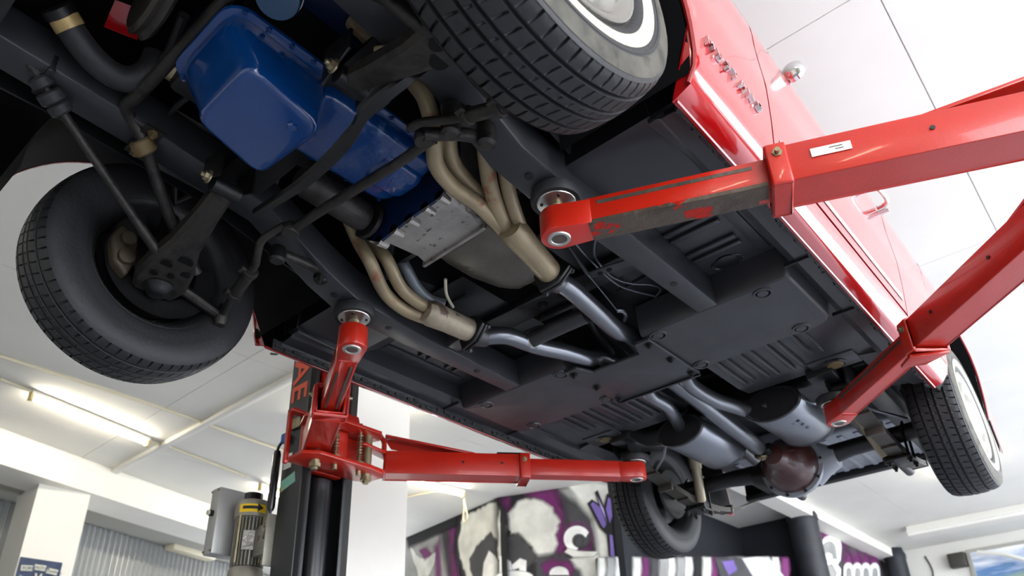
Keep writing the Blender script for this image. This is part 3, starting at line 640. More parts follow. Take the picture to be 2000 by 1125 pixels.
# yellow sticker wraps the fan cover
g = []
for k in range(9):
    a = math.radians(-46 + 86*k/8); dd = nd*math.cos(a) + ns*math.sin(a)
    g.append([mc + dd*(rm*1.205) + V((0,0,z)) for z in (zcap0 + .012, ztop_m - .028)])
MB().shell(g, nd*.0012).build('arrow_sticker', 'sticker_yellow', pu)
zs = (zcap0 + ztop_m)/2 - .006; g = []; g2 = []
for k in range(9):
    a = math.radians(-34 + 46*k/8); dd = nd*math.cos(a) + ns*math.sin(a); g.append([mc + dd*rm*1.228 + V((0,0,zs - .006)), mc + dd*rm*1.228 + V((0,0,zs + .006))])
MB().shell(g, nd*.001).build('arrow_shaft', 'sticker_black', pu)
for k in range(4):
    a = math.radians(12 + 17*k/3); dd = nd*math.cos(a) + ns*math.sin(a); h_ = .016*(1 - k/3) + .0008; g2.append([mc + dd*rm*1.23 + V((0,0,zs - h_)), mc + dd*rm*1.23 + V((0,0,zs + h_))])
MB().shell(g2, nd*.001).build('arrow_head', 'sticker_black', pu)
MB().lathe([(rm*1.02, 0), (rm*1.1, -.01), (rm*1.1, -.05), (rm*.8, -.07), (rm*.8, -.2)], mc + V((0,0,zbot)), (0,0,1), 24).build('pump_block', 'motor_grey', pu)
MB().lathe([(.10, -.20), (.11, -.21), (.11, -.5), (.10, -.51)], mc + V((0,0,zbot)), (0,0,1), 24).build('oil_tank', 'plastic_black', pu)
# control box left of the motor
bc0, bc1 = at(392, 1090, y=.88), at(470, 985, y=.88)
xa, xb = at(395, 1040, y=.85).x, at(455, 1040, y=.85).x
za, zb_ = at(400, 1098, y=.85).z, at(425, 970, y=.85).z
xm = mc.x - rm*1.2 - .012
cb = MB().box((xm - .065, .79, za), (xm, .95, zb_)).build('control_box', 'box_grey', pu, bevel=.005)
MB().cyl((xm - .034, .792, (za+zb_)/2 + .03), (xm - .034, .775, (za+zb_)/2 + .03), .013, 16).build('push_button', 'plastic_black', cb)
MB().cyl((xm - .034, .776, (za+zb_)/2 + .03), (xm - .034, .767, (za+zb_)/2 + .03), .010, 16).build('button_cap', 'cream_plastic', cb)
for a in (xm - .058, xm - .008):
    for b in (za + .012, zb_ - .012): MB().cyl((a, .792, b), (a, .786, b), .005, 8).build('box_screw', 'zinc', cb)
# mounting bracket to the column
MB().box((mc.x + rm*1.0, .88, zbot + .03), (-1.352, .94, zbot + .15)).build('motor_foot', 'aluminium', pu, bevel=.006)
MB().box((-1.352, .862, zbot - .02), (-1.342, .98, zbot + .18)).build('mounting_plate', 'motor_grey', pu, bevel=.003)
for b in (zbot + .0, zbot + .16): MB().hexnut((-1.352, .876, b), (-1,0,0), .012, .01).build('mounting_bolt', 'zinc', pu)
for s in (-1, 1):
    MB().cyl(mc + nd*rm*1.02 + ns*s*.045 + V((0,0,zbot + .01)), mc + nd*rm*1.02 + ns*s*.045 + V((0,0,zcap0)), .005, 8).build('tie_bolt', 'zinc', pu)

# ================================================================== the car
car = empty('car', (0, 1.4, -.30)); tag(car, 'red vintage coupe raised on the lift, seen from below', 'car')
def C(mb, name, m, parent=None, **k): return mb.build(name, m, parent or car, **k)
def mir(fn):
    for s in (-1, 1): fn(s)
# ---------------- wheels
TR, TW = .312, .095
def side_prof(sx):
    # (x, r) from tread edge to bead
    return [(.0835, .2985), (.0900, .290), (.0945, .277), (.0972, .262), (.0975, .245), (.0965, .240), (.0950, .225), (.0915, .207), (.0865, .196), (.0800, .1905)]
def tire_mb(c, steer):
    mb = MB(); cs, sn = math.cos(steer), math.sin(steer)
    us = [-.0835, -.079, -.070, -.0545, -.0525, -.0475, -.0455, -.031, -.0165, -.0145, -.0095, -.0075, .0, .0075, .0095, .0145, .0165, .031, .0455, .0475, .0525, .0545, .070, .079, .0835]
    def circ(u): return .010 if any(abs(abs(u) - g) < .0032 for g in (.050, .012)) else 0
    def lat(u):
        a = abs(u)
        return .009 if (.0165 < a < .0455 or a > .0545) else (.004 if a < .0075 else 0)
    def rad(u): return TR - 1.55*u*u - (0 if abs(u) < .07 else (abs(u) - .07)**2 * 25)
    NP = 66; fr = (0, .04, .17, .21); rows = []
    prof_in = [(-x, r) for x, r in reversed(side_prof(1))]; prof_out = side_prof(1)
    for k in range(NP):
        for q, f in enumerate(fr):
            row = []
            th0 = 2*math.pi*(k + f)/NP
            def put(x, r, sh=0):
                t = th0 + sh; row.append((x, r*math.cos(t), r*math.sin(t)))
            for x, r in prof_in: put(x, r, .020)
            for u in us:
                sh = .9*u if abs(u) < .0465 else (.042*(1 if u > 0 else -1)*(abs(u)/.0465)**.5)
                sh = abs(sh) if abs(u) > .0465 else sh
                dep = circ(u)
                if q in (1, 2): dep = max(dep, lat(u))
                put(u, rad(u) - dep, sh)
            for x, r in prof_out: put(x, r, .020)
            rows.append(row)
    rows = [[V((x*cs - y*sn + c[0], x*sn + y*cs + c[1], z + c[2])) for x, y, z in r] for r in rows]
    n = len(rows); m = len(rows[0]); vs = [p for r in rows for p in r]
    fs = [(i*m+j, i*m+j+1, ((i+1) % n)*m+j+1, ((i+1) % n)*m+j) for i in range(n) for j in range(m-1)]
    return mb.add(vs, fs)
def wheel(c, so, steer, label):
    """so = +1/-1: which side is the outer face"""
    c = V(c); ax = V((math.cos(steer), math.sin(steer), 0)) * so
    w = C(MB().lathe([(.1925, -.083), (.198, -.080), (.196, -.072), (.182, -.066), (.176, -.040), (.165, -.030), (.162, .030), (.172, .040), (.180, .066), (.192, .070), (.199, .078), (.196, .083), (.186, .078),
              (.176, .070), (.166, .045), (.158, .036), (.158, -.034), (.170, -.045), (.176, -.066), (.186, -.078), (.1925, -.083)], c, ax, 48, caps=False), 'wheel', 'wheel_dark' , ang=50)
    w['label'] = label
    t = C(tire_mb(c, steer), 'tire', 'rubber', w, ang=28)
    for r0, r1, x0, x1 in ((.2475, .2525, .0978, .0978),):
        C(MB().lathe([(r0, .0970), (r0 + .001, .0988), (r1 - .001, .0988), (r1, .0970)], c, ax, 64, caps=False), 'side_rib', 'rubber_side', w)
    C(MB().lathe([(.2555, .0972), (.262, .0979), (.272, .0962), (.284, .0930), (.292, .0895)], c, ax, 64, caps=False), 'shoulder_band', 'rubber_dusty' if so > 0 else 'rubber_side', w)
    C(MB().lathe([(.2100, .0925), (.213, .0948), (.226, .0962), (.236, .0975), (.238, .0965)], c, ax, 64, caps=False), 'whitewall', 'whitewall', w)
    # outer disc, hub cap with stepped rings
    C(MB().lathe([(.166, .040), (.150, .052), (.120, .046), (.105, .030), (.060, .030), (.0, .032)], c, ax, 48, caps=False), 'wheel_disc', 'wheel_silver', w)
    C(MB().lathe([(.188, .079), (.186, .088), (.172, .090), (.160, .080), (.150, .078), (.140, .088), (.124, .092), (.112, .080), (.098, .078), (.086, .090), (.055, .096), (.030, .102), (.0, .104)], c, ax, 48, caps=False), 'hub_cap', 'wheel_silver', w, ang=60)
    # inner: brake disc and hub
    C(MB().lathe([(.062, -.02), (.062, .0), (.140, .0), (.142, -.004), (.142, -.018), (.140, -.022), (.062, -.022), (.062, -.05), (.03, -.06), (.0, -.06)], c, ax, 40, caps=False), 'brake_disc', 'black_steel', w)
    return w
wPF = wheel((-.71, 0, .048), -1, .053, 'front wheel with plain black inner sidewall')
wDF = wheel((.71, 0, .048), 1, -.05, 'front wheel with cream whitewall and ribbed cap')
wPR = wheel((-.71, 2.743, -.005), -1, 0, 'rear wheel beside the painted wall')
wDR = wheel((.71, 2.743, -.005), 1, 0, 'rear wheel next to the raised lift arm')
# caliper and splash shield of the wheel on the darker side
C(MB().prism([(-.655, -.125, .10), (-.655, -.145, .05), (-.655, -.125, -.02), (-.655, -.085, -.05), (-.655, -.07, 0), (-.655, -.075, .07)], (.055, 0, 0)), 'brake_caliper', 'caliper_iron', wPF, bevel=.012, seg=3)
C(MB().cyl((-.60, -.10, .00), (-.585, -.10, .00), .022, 14).cyl((-.60, -.105, .055), (-.585, -.105, .055), .020, 14), 'caliper_piston', 'caliper_iron', wPF, bevel=.003)
C(MB().lathe([(.10, 0), (.150, .004), (.156, .012), (.150, .010), (.10, .006)], (-.640, .01, .04), (1,0,0), 40, caps=False, a0=math.radians(-60), a1=math.radians(200)), 'splash_shield', 'black_steel', wPF)
C(MB().tube([(-.625, 0, .20), (-.615, 0, .10), (-.60, 0, .02), (-.605, 0, -.035)], [.025, .032, .034, .026], 12), 'steering_knuckle', 'black_steel', wPF)
C(MB().tube([(.625, 0, .20), (.615, 0, .10), (.60, 0, .02), (.605, 0, -.035)], [.025, .032, .034, .026], 12), 'steering_knuckle', 'black_steel', wDF)
mir(lambda s: C(MB().tube(spline([(s*.615, 0, .0), (s*.61, .08, -.02), (s*.615, .185, -.045)], 4), .016, 10), 'steering_arm', 'old_steel', wPF if s < 0 else wDF))

# ---------------- body sides
PROF = [(.750, -.006), (.760, -.004), (.786, .006), (.803, .028), (.814, .06), (.817, .08), (.820, .11), (.826, .16), (.831, .22), (.836, .29), (.834, .36), (.833, .43), (.836, .49), (.833, .535), (.815, .575), (.79, .605), (.76, .635), (.72, .66)]
def bx(z, y=1.2):
    for (xa, za), (xb, zb) in zip(PROF, PROF[1:]):
        if z <= zb: x = xa + (xb - xa) * max(0, (z - za)) / (zb - za); break
    else: x = PROF[-1][0]
    tf = max(0, -y - .3)*.12 + max(0, y - 3.0)*.10
    return x - tf
AF, AR = (0.0, .05, .412), (2.743, .06, .395)      # wheel openings: centre y, z, radius
def zlow(y):
    z = -.006
    for c_, z_, r_ in (AF, AR):
        d = abs(y - c_)
        if d < r_: z = max(z, z_ + math.sqrt(r_*r_ - d*d))
    if y < AF[0] - .30: z = max(z, .215)
    if y > AR[0] + .30: z = max(z, .10)
    return z
def panel(name, s, y0, y1, z0=None, ztop=.66, m='car_red', ny=24, t=.004):
    ys = [lerp(y0, y1, i/ny) for i in range(ny+1)]
    g = []
    for y in ys:
        zl = zlow(y) if z0 is None else max(zlow(y), z0)
        row = []
        for k in range(19):
            f = k/18; z = lerp(zl, ztop, f**1.25); row.append(V((s*bx(z, y), y, z)))
        g.append(row)
    return C(MB().shell(g, (-s*t, 0, 0)), name, m)
GAP = .0035
def bodyside(s):
    panel('front_fender', s, -.95, -.41, ny=10); 
    panel('front_fender', s, -.41, .8 - GAP, ny=60)
    panel('rocker_panel', s, .8, 2.34, ztop=.072, ny=20)
    panel('door', s, .8 + GAP, 1.86 - GAP, z0=.082, ny=20)
    panel('quarter_panel', s, 1.86 + GAP, 2.34, z0=.076, ny=10)
    panel('quarter_panel', s, 2.34, 3.72, ny=70)
    # shut-line backing
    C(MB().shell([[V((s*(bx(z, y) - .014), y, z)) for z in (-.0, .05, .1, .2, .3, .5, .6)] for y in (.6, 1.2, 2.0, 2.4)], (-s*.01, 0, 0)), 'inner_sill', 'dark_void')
    for (c_, z_, r_), a0, a1 in ((AF, 157, -5), (AR, 184, 4)):
        pts = []
        for k in range(33):
            a = math.radians(lerp(a0, a1, k/32)); y, z = c_ - (r_+.001)*math.cos(math.pi - a), z_ + (r_+.001)*math.sin(a)
            y = c_ + r_*math.cos(a); z = z_ + r_*math.sin(a)
            if z < -.006: continue
            pts.append(V((s*(bx(z, y) - .004), y, z)))
        C(MB().tube(pts, .006, 8), 'wheel_arch_lip', 'red_edge')
    for ya, yb, nn in ((-.93, -.45, 6), (-.45, .80, 50), (1.8, 3.70, 76)):
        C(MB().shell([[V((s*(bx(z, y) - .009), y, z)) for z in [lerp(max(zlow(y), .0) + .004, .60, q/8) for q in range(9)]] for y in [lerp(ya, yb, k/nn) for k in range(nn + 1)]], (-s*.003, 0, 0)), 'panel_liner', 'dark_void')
    # lower edge of the front fender curls under
    C(MB().tube([V((s*.752, y, -.004)) for y in (.42, .8, 1.4, 2.0, 2.34)], .005, 6), 'sill_edge', 'red_edge')
mir(bodyside)
# wheel houses
def house(s):
    for (c_, z_, r_), x0, a0, a1 in ((AF, .46, -2, 184), (AR, .50, 4, 178)):
        g = []
        for k in range(25):
            a = math.radians(lerp(a0, a1, k/24)); y, z = c_ + (r_-.004)*math.cos(a), z_ + (r_-.004)*math.sin(a)
            g.append([V((s*x0, y, z)), V((s*(x0+.18), y, z)), V((s*(bx(max(z, .05), y) - .012), y, z))])
        C(MB().shell(g, (0, 0, .004)), 'wheel_house', 'undercoat')
mir(house)
# bright stripe, letters, handle, mirror on the chrome-letter side, repeated on the other side
def trimside(s):
    C(MB().shell([[V((s*(bx(z, y) + .0012), y, z)) for z in (.118, .128, .138)] for y in [lerp(.84, 1.83, k/12) for k in range(13)]], (s*.0008, 0, 0)), 'side_stripe', 'stripe_grey')
    C(MB().tube(spline([V((s*.838, 1.68, .49)), V((s*.872, 1.69, .492)), V((s*.880, 1.75, .492)), V((s*.874, 1.80, .492)), V((s*.838, 1.81, .49))], 4), [.008]*17, 10), 'door_handle', 'chrome')
    C(MB().cyl(V((s*.83, 1.83, .485)), V((s*.868, 1.83, .485)), .011, 14), 'handle_button', 'chrome')
    mr_ = C(MB().lathe([(.0, -.02), (.018, -.018), (.032, -.006), (.035, .008), (.032, .011), (0, .010)], (s*.846, 1.09, .575), (0, 1, 0), 24), 'side_mirror', 'chrome')
    C(MB().tube([V((s*.79, 1.10, .60)), V((s*.82, 1.095, .59)), V((s*.846, 1.09, .575))], [.010, .007, .008], 10), 'mirror_stalk', 'chrome', mr_)
mir(trimside)
lt = text_mesh('M U S T A N G', 'fender_lettering', 'chrome', car, (bx(.148) - .0, .452, .137), (0, 1, 0), (0, 0, 1), .036, .010, 1.18)
C(MB().box((.826, .395, .255), (.842, .42, .285)), 'fender_badge', 'chrome', bevel=.003)
C(MB().box((.776, .405, .19), (.80, .418, .20)), 'arch_stripe', 'gasket_black')
# hood, deck, cabin
def skin(name, rows, m, t=(0, 0, .006)): return C(MB().shell(rows, t), name, m)
def strip(y, z, w, n=8, crown=.03): return [V((lerp(-w, w, k/n), y, z + crown*(1 - (2*k/n - 1)**2))) for k in range(n+1)]
skin('hood', [strip(-.95, .53, .62), strip(-.6, .575, .70), strip(0, .60, .72), strip(.75, .645, .72)], 'car_red')
skin('cowl', [strip(.75, .645, .72), strip(.98, .66, .70)], 'car_red')
skin('trunk_lid', [strip(2.75, .66, .70), strip(3.3, .64, .68), strip(3.72, .58, .64)], 'car_red')
skin('tail_panel', [strip(3.72, .58, .64, crown=.03), strip(3.78, .50, .66, crown=0), strip(3.765, .205, .66, crown=0)], 'car_red')
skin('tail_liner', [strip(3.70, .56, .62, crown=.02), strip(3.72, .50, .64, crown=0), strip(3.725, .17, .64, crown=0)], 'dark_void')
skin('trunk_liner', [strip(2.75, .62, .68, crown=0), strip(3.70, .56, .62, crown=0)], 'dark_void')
skin('roof', [strip(1.55, 1.03, .52, crown=.05), strip(1.9, 1.06, .53, crown=.05), strip(2.25, 1.02, .52, crown=.05)], 'car_red')
skin('windshield', [strip(.98, .67, .66), strip(1.55, 1.03, .52, crown=.05)], 'glass_dark')
skin('rear_window', [strip(2.25, 1.02, .52, crown=.05), strip(2.75, .67, .62)], 'glass_dark')
def sideglass(s):
    skin('side_window', [[V((s*.72, .98, .66)), V((s*.655, .99, .675))], [V((s*.72, 1.55, .66)), V((s*.525, 1.55, 1.03))], [V((s*.72, 2.25, .66)), V((s*.525, 2.25, 1.02))]], 'glass_dark', (s*.005, 0, 0))
    skin('rear_pillar', [[V((s*.72, 2.25, .66)), V((s*.525, 2.25, 1.02))], [V((s*.71, 2.8, .66)), V((s*.63, 2.75, .69))]], 'car_red', (s*.005, 0, 0))
mir(sideglass)
# front end
C(MB().box((-.72, -.97, .18), (.72, -.93, .30)), 'front_valance', 'car_red', bevel=.012)
C(MB().box((-.72, -1.0, .33), (.72, -.95, .40)), 'front_bumper', 'chrome', bevel=.02, seg=3)
C(MB().box((-.66, -.92, .42), (.66, -.90, .56)), 'grille', 'gasket_black')
rs = C(MB().box((-.46, -.64, .17), (-.30, -.60, .55)).box((-.11, -.64, .17), (.46, -.60, .55)).box((-.30, -.64, .17), (-.11, -.60, .27)).box((-.30, -.64, .40), (-.11, -.60, .55)), 'radiator_support', 'dark_void')
C(MB().box((-.72, -.93, .165), (.72, -.56, .18)), 'stone_deflector', 'under_black')
# engine bay walls and ceiling
def bay(s):
    C(MB().prism([(s*.455, -.92, .20), (s*.455, -.35, .20), (s*.455, .0, .17), (s*.455, .45, .06), (s*.455, .50, .56), (s*.455, -.92, .53)], (s*.006, 0, 0)), 'inner_apron', 'under_black')
    C(MB().prism([(s*.455, -.20, .20), (s*.33, -.16, .30), (s*.33, .16, .30), (s*.455, .20, .20)], (0, 0, .30)), 'shock_tower', 'black_steel')
mir(bay)
C(MB().box((-.70, .50, .10), (.70, .515, .645)), 'firewall', 'under_black')
C(MB().box((-.70, -.90, .545), (.70, .76, .553)), 'bay_light_block', 'dark_void')  # dark sheet added under the hood so the bay reads dark from below

# ---------------- floor pan and stampings
def plate(x0, y0, x1, y1, z, t=.004): return MB().box((min(x0, x1), y0, z), (max(x0, x1), y1, z + t))
# centre tunnel
g = []
for y, hw_, zt_ in ((.50, .30, .46), (.75, .25, .40), (1.2, .19, .30), (1.7, .16, .27), (2.1, .15, .27)):
    g.append([V((x, y, z)) for x, z in ((-hw_-.03, .115), (-hw_, .135), (-hw_*.93, zt_*.75), (-hw_*.6, zt_), (hw_*.6, zt_), (hw_*.93, zt_*.75), (hw_, .135), (hw_+.03, .115))])
C(MB().shell(g, (0, 0, .004)), 'transmission_tunnel', 'under_black')
def ringplug(x, y, z, par, r=.021):
    C(MB().lathe([(r*1.45, 0), (r*1.38, -.005), (r*1.08, -.0055), (r, -.0005), (r*.85, -.0005), (r*.78, -.004), (r*.3, -.0045), (0, -.0045)], (x, y, z), (0,0,1), 28, caps=False), 'body_plug', 'under_grey', par, ang=50)
def floorhalf(s):
    # inner front floor strip next to the tunnel, with stiffening swage
    C(plate(s*.14, .70, s*.40, 1.24, .115), 'inner_floor', 'under_black')
    C(MB().tube(spline([(s*.20, .78, .113), (s*.33, .80, .113), (s*.34, 1.02, .113), (s*.30, 1.08, .113), (s*.16, 1.10, .113)], 4), .006, 6), 'floor_swage', 'under_black')
    # front floor pan between rail and sill
    fp = C(plate(s*.40, .78, s*.655, 1.30, .100), 'front_floor_pan', 'under_grey')
    for yy in (.93, .955, 1.07, 1.095, 1.17):
        pass
    for yc_ in (.93, .968, 1.062, 1.10):
        C(MB().prism([(s*.43, yc_ - .010, .1), (s*.43, yc_ + .010, .1), (s*.585, yc_ + .010, .1), (s*.585, yc_ - .010, .1)], (0, 0, -.012)), 'floor_rib', 'under_grey', fp, bevel=.005, seg=2)
    C(MB().prism([(s*.60, .80, .1), (s*.635, .80, .1), (s*.635, 1.19, .1), (s*.60, 1.17, .1)], (0, 0, -.006)), 'floor_rib', 'under_grey', fp, bevel=.005)
    C(MB().tube([V((s*.505 + .048*math.cos(t), 1.175 + .026*math.sin(t), .098)) for t in [2*math.pi*k/20 for k in range(21)]], .004, 6), 'drain_rim', 'under_grey', fp)
    C(MB().lathe([(.036, 0), (.036, -.005), (.028, -.008), (0, -.008)], (s*.505, 1.175, .100), (0,0,1), 20), 'drain_plug', 'under_black', fp)
    # sloping toe board and torque box
    C(MB().shell([[V((s*x, y, z)) for x in (.40, .55, .72)] for y, z in ((.80, .098), (.72, .055), (.50, .050), (.475, .058))], (0, 0, .005)), 'torque_box', 'under_grey', ang=25)
    C(MB().shell([[V((s*x, y, z)) for x in (.40, .55, .745)] for y, z in ((.475, .058), (.472, .14), (.455, .30))], (0, .004, 0)), 'torque_box_front', 'under_black')
    C(MB().prism([(s*.655, .47, .052), (s*.70, .47, .052), (s*.705, .70, .056), (s*.675, .70, .056)], (0, 0, -.020)), 'torque_box_ridge', 'under_grey', bevel=.007)
    for k in range(5): C(MB().lathe([(.006, 0), (.005, -.003), (0, -.0035)], (s*(.715), .50 + k*.05, .05), (0,0,1), 10), 'weld_spot', 'under_black')
    # inner sill and pinch weld
    C(MB().shell([[V((s*x, y, z)) for x, z in ((.655, .100), (.665, .045), (.69, .026), (.738, .024), (.742, .0))] for y in (.47, .9, 1.4, 2.0, 2.33)], (0, 0, .005)), 'inner_sill', 'under_grey', ang=25)
    C(MB().box((min(s*.740, s*.747), .44, -.006), (max(s*.740, s*.747), 2.33, .03)), 'pinch_weld', 'sealer')
    mb = MB()
    for k in range(60):
        y = .46 + k*.0315 + random.uniform(-.006, .006); mb.obox((s*(.738 + random.uniform(-.002, .002)), y, .004 + random.uniform(-.008, .008)), (.004, 0, 0), (0, .010 + random.uniform(0, .006), 0), (0, 0, .006))
    C(mb, 'seam_sealer', 'sealer')['kind'] = 'stuff'
    # front wall of the seat riser, platform, rounded outer end
    y0, y1, xi_, xo = 1.222, 1.572, .155, .655
    secs = []
    def outl(ins, z, grow=0):
        pts = [(xi_, y0 + ins), (xi_, y1 - ins*.3)]
        for k in range(7):
            a = math.radians(90 - 90*k/6); pts.append((xo - .055 - ins + .055*math.cos(a), y1 - ins*.3 - .055 + .055*math.sin(a)))
        for k in range(5):
            a = math.radians(-90*k/4); pts.append((xo - .02 - ins + .02*math.cos(a), y0 + ins + .02 + .02*math.sin(a)))
        return [V((s*x, y, z)) for x, y in pts]
    C(MB().loft([outl(-.014, .105), outl(-.010, .05), outl(-.004, .012), outl(.0, .004), outl(.006, 0)]), 'seat_riser', 'under_grey', ang=28)
    rp = car.children[-1]
    for xx, yy in ((.560, 1.256), (.560, 1.543), (.200, 1.256), (.200, 1.543)): ringplug(s*xx, yy, .0005, rp)
    C(MB().box((min(s*.655, s*.735), 1.20, .018), (max(s*.655, s*.735), 1.205, .03)), 'sill_seam', 'gasket_black')
    C(MB().box((min(s*.655, s*.735), 1.575, .018), (max(s*.655, s*.735), 1.58, .03)), 'sill_seam', 'gasket_black')
    # frame rail: straight part, kick up over the crossmember, front horn
    rail = [(1.225, .362, .430, .0), (.72, .348, .432, -.002), (.45, .325, .425, .0), (.33, .310, .410, .030), (.12, .305, .400, .135), (-.20, .305, .400, .175), (-.55, .305, .400, .20), (-.92, .305, .400, .22)]
    secs = []
    for y, xa, xb, z in rail: secs.append([V((s*xa, y, z + .10)), V((s*xa, y, z)), V((s*xb, y, z)), V((s*xb, y, z + .10))])
    fr_ = C(MB().loft(secs), 'frame_rail', 'under_grey', bevel=.006, ang=40)
    for y, xr in ((1.027, .392), (.62, .385), (.40, .37)):
        zz = .0 if y > .45 else .012
        C(MB().lathe([(.011, 0), (.011, .003)], (s*xr, y, zz - .0022), (0,0,1), 16), 'rail_hole', 'gasket_black', fr_)
    # rear floor pan with long ribs
    hf = [(1.575, .075), (1.65, .062), (1.95, .062), (2.05, .075), (2.11, .12), (2.14, .20)]
    rfp = C(MB().shell([[V((s*x, y, z + (0 if x < .6 else .0))) for x in (.15, .3, .45, .60, .70)] for y, z in hf], (0, 0, .005)), 'rear_floor_pan', 'under_grey', ang=50)
    for xx in (.215, .305, .405, .500):
        for dx in (-.019, .019):
            C(MB().prism([(s*(xx + dx - .010), 1.60, .063), (s*(xx + dx + .010), 1.60, .063), (s*(xx + dx + .009), 1.93 if xx < .45 else 1.86, .063), (s*(xx + dx - .009), 1.93 if xx < .45 else 1.86, .063)], (0, 0, -.013)), 'floor_rib', 'under_grey', rfp, bevel=.005, seg=2)
    C(MB().prism([(s*.43, 1.935, .064), (s*.60, 1.935, .064), (s*.60, 2.05, .064), (s*.43, 2.05, .064)], (0, 0, -.008)), 'floor_rib', 'under_grey', rfp, bevel=.006)
    C(MB().lathe([(.042, 0), (.042, -.004), (.036, -.007), (.034, -.005), (0, -.004)], (s*.515, 1.995, .056), (0,0,1), 26, caps=False), 'drain_cover', 'under_black', rfp)
    C(MB().lathe([(.030, 0), (.028, -.003), (0, -.003)], (s*.515, 1.995, .0505), (0,0,1), 24), 'drain_disc', 'bushing_tan', rfp)
    # rear rail kicking up over the axle, spring front hanger
    rr = [(2.0, .40, .50, .03), (2.16, .40, .50, .03), (2.40, .40, .50, .10), (2.75, .40, .49, .22), (3.1, .41, .49, .19), (3.72, .41, .49, .17)]
    C(MB().loft([[V((s*xa, y, z + .09)), V((s*xa, y, z)), V((s*xb, y, z)), V((s*xb, y, z + .09))] for y, xa, xb, z in rr]), 'rear_rail', 'under_black', bevel=.006, ang=40)
    C(MB().shell([[V((s*.60, y, .06)), V((s*.70, y, .045)), V((s*.742, y, .02))] for y in (2.0, 2.2, 2.36)], (0, 0, .005)), 'rear_torque_box', 'under_grey')
mir(floorhalf)
# cross plate bolted between the seat risers
cp = C(MB().prism([(-.172, 1.238, -.0135), (-.12, 1.238, -.0135), (-.095, 1.305, -.0135), (.095, 1.305, -.0135), (.12, 1.238, -.0135), (.172, 1.238, -.0135), (.172, 1.585, -.0135), (-.172, 1.585, -.0135)], (0, 0, .012)), 'cross_plate', 'under_grey', bevel=.003)
C(MB().box((-.172, 1.575, -.020), (.172, 1.585, -.0135)), 'plate_lip', 'under_black', cp)
for x in (-.152, .155):
    for y in (1.266, 1.405, 1.548):
        C(MB().lathe([(.016, 0), (.016, -.002)], (x, y, -.0135), (0,0,1), 16).hexnut((x, y, -.0155), (0,0,-1), .0105, .008, .5), 'plate_bolt', 'black_steel', cp)
# rear seat floor, trunk floor, fuel tank, valance
C(MB().box((-.70, 2.12, .25), (.70, 2.13, .6)), 'rear_bulkhead', 'under_black')
C(MB().box((-.66, 2.13, .31), (.66, 3.72, .318)), 'trunk_floor', 'under_black')
tk = C(MB().box((-.46, 3.08, .195), (.46, 3.70, .31)), 'fuel_tank', 'under_silver', bevel=.02, seg=3)
for k in range(11):
    x = -.42 + k*.08
    C(MB().box((x, 3.11, .186), (x + .030, 3.68, .20)), 'tank_rib', 'under_silver', tk, bevel=.006)
C(MB().box((-.64, 3.70, .165), (.64, 3.76, .20)), 'rear_valance', 'gasket_black', bevel=.006)
C(MB().box((-.55, 2.30, .16), (.55, 2.36, .31)), 'seat_crossmember', 'under_black', bevel=.01)
# transmission crossmember
tcm = C(MB().prism([(-.32, .92, .09), (.32, .92, .09), (.32, 1.01, .09), (-.32, 1.01, .09)], (0, 0, .03)), 'gearbox_crossmember', 'black_steel', bevel=.006)
for x in (-.04, .045):
    C(MB().lathe([(.018, 0), (.018, .003)], (x, .965, .087), (0,0,1), 16), 'crossmember_hole', 'dark_void', tcm)
    C(MB().hexnut((x, .965, .0865), (0,0,-1), .010, .008), 'mount_bolt', 'old_steel', tcm)
C(MB().box((-.10, .90, .075), (.10, .92, .10)).box((-.10, 1.01, .075), (.10, 1.03, .10)), 'crossmember_flange', 'black_steel', tcm, bevel=.003)
C(MB().bar((-.33, .845, .015), (-.20, .835, .020), .05, .05), 'rail_bracket', 'under_grey', bevel=.005)

# ---------------- engine and gearbox
ex = 0.0                                              # crank line offset
eb_ = C(MB().box((ex - .16, -.25, .17), (ex + .16, .36, .36)), 'engine_block', 'black_steel', bevel=.02)
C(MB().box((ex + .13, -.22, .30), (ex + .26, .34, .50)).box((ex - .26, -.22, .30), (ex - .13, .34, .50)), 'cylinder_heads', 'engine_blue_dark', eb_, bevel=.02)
def rrect(x0, x1, y0, y1, r, z, n=5):
    out = []
    for cx_, cy_, a0 in ((x1-r, y0+r, -90), (x1-r, y1-r, 0), (x0+r, y1-r, 90), (x0+r, y0+r, 180)):
        for k in range(n+1):
            a = math.radians(a0 + 90*k/n); out.append(V((cx_ + r*math.cos(a), cy_ + r*math.sin(a), z)))
    return out
def rpoly(pts, r, z, n=5):
    out = []; N = len(pts)
    for i in range(N):
        a, b, c = V(pts[i-1]), V(pts[i]), V(pts[(i+1) % N]); u, w = (a - b).normalized(), (c - b).normalized()
        p0, p1 = b + u*r, b + w*r
        for k in range(n + 1):
            t = k/n; q = p0*(1-t)**2 + b*2*t*(1-t) + p1*t*t; out.append(V((q.x, q.y, z)))
    return out
bot = [(.156, -.212), (.122, -.004), (-.112, -.014), (-.060, -.212)]
def grow(g): return [(x + g*(1 if x > 0 else -1), y + g*(1 if y > -.1 else -1)) for x, y in bot]
pan = C(MB().loft([rpoly([(.150, -.262), (.135, .01), (-.10, .01), (-.075, -.262)], .06, .165), rpoly([(.152, -.258), (.135, .01), (-.108, .006), (-.072, -.258)], .06, .12), rpoly(grow(.004), .05, .06), rpoly(grow(.0), .04, .040), rpoly(grow(-.008), .035, .032)]), 'oil_pan', 'engine_blue', bevel=.006, ang=40)
C(MB().loft([rrect(-.098, .165, -.275, .34, .05, .162), rrect(-.098, .165, -.275, .34, .05, .174)]), 'pan_flange', 'engine_blue', pan, bevel=.003)
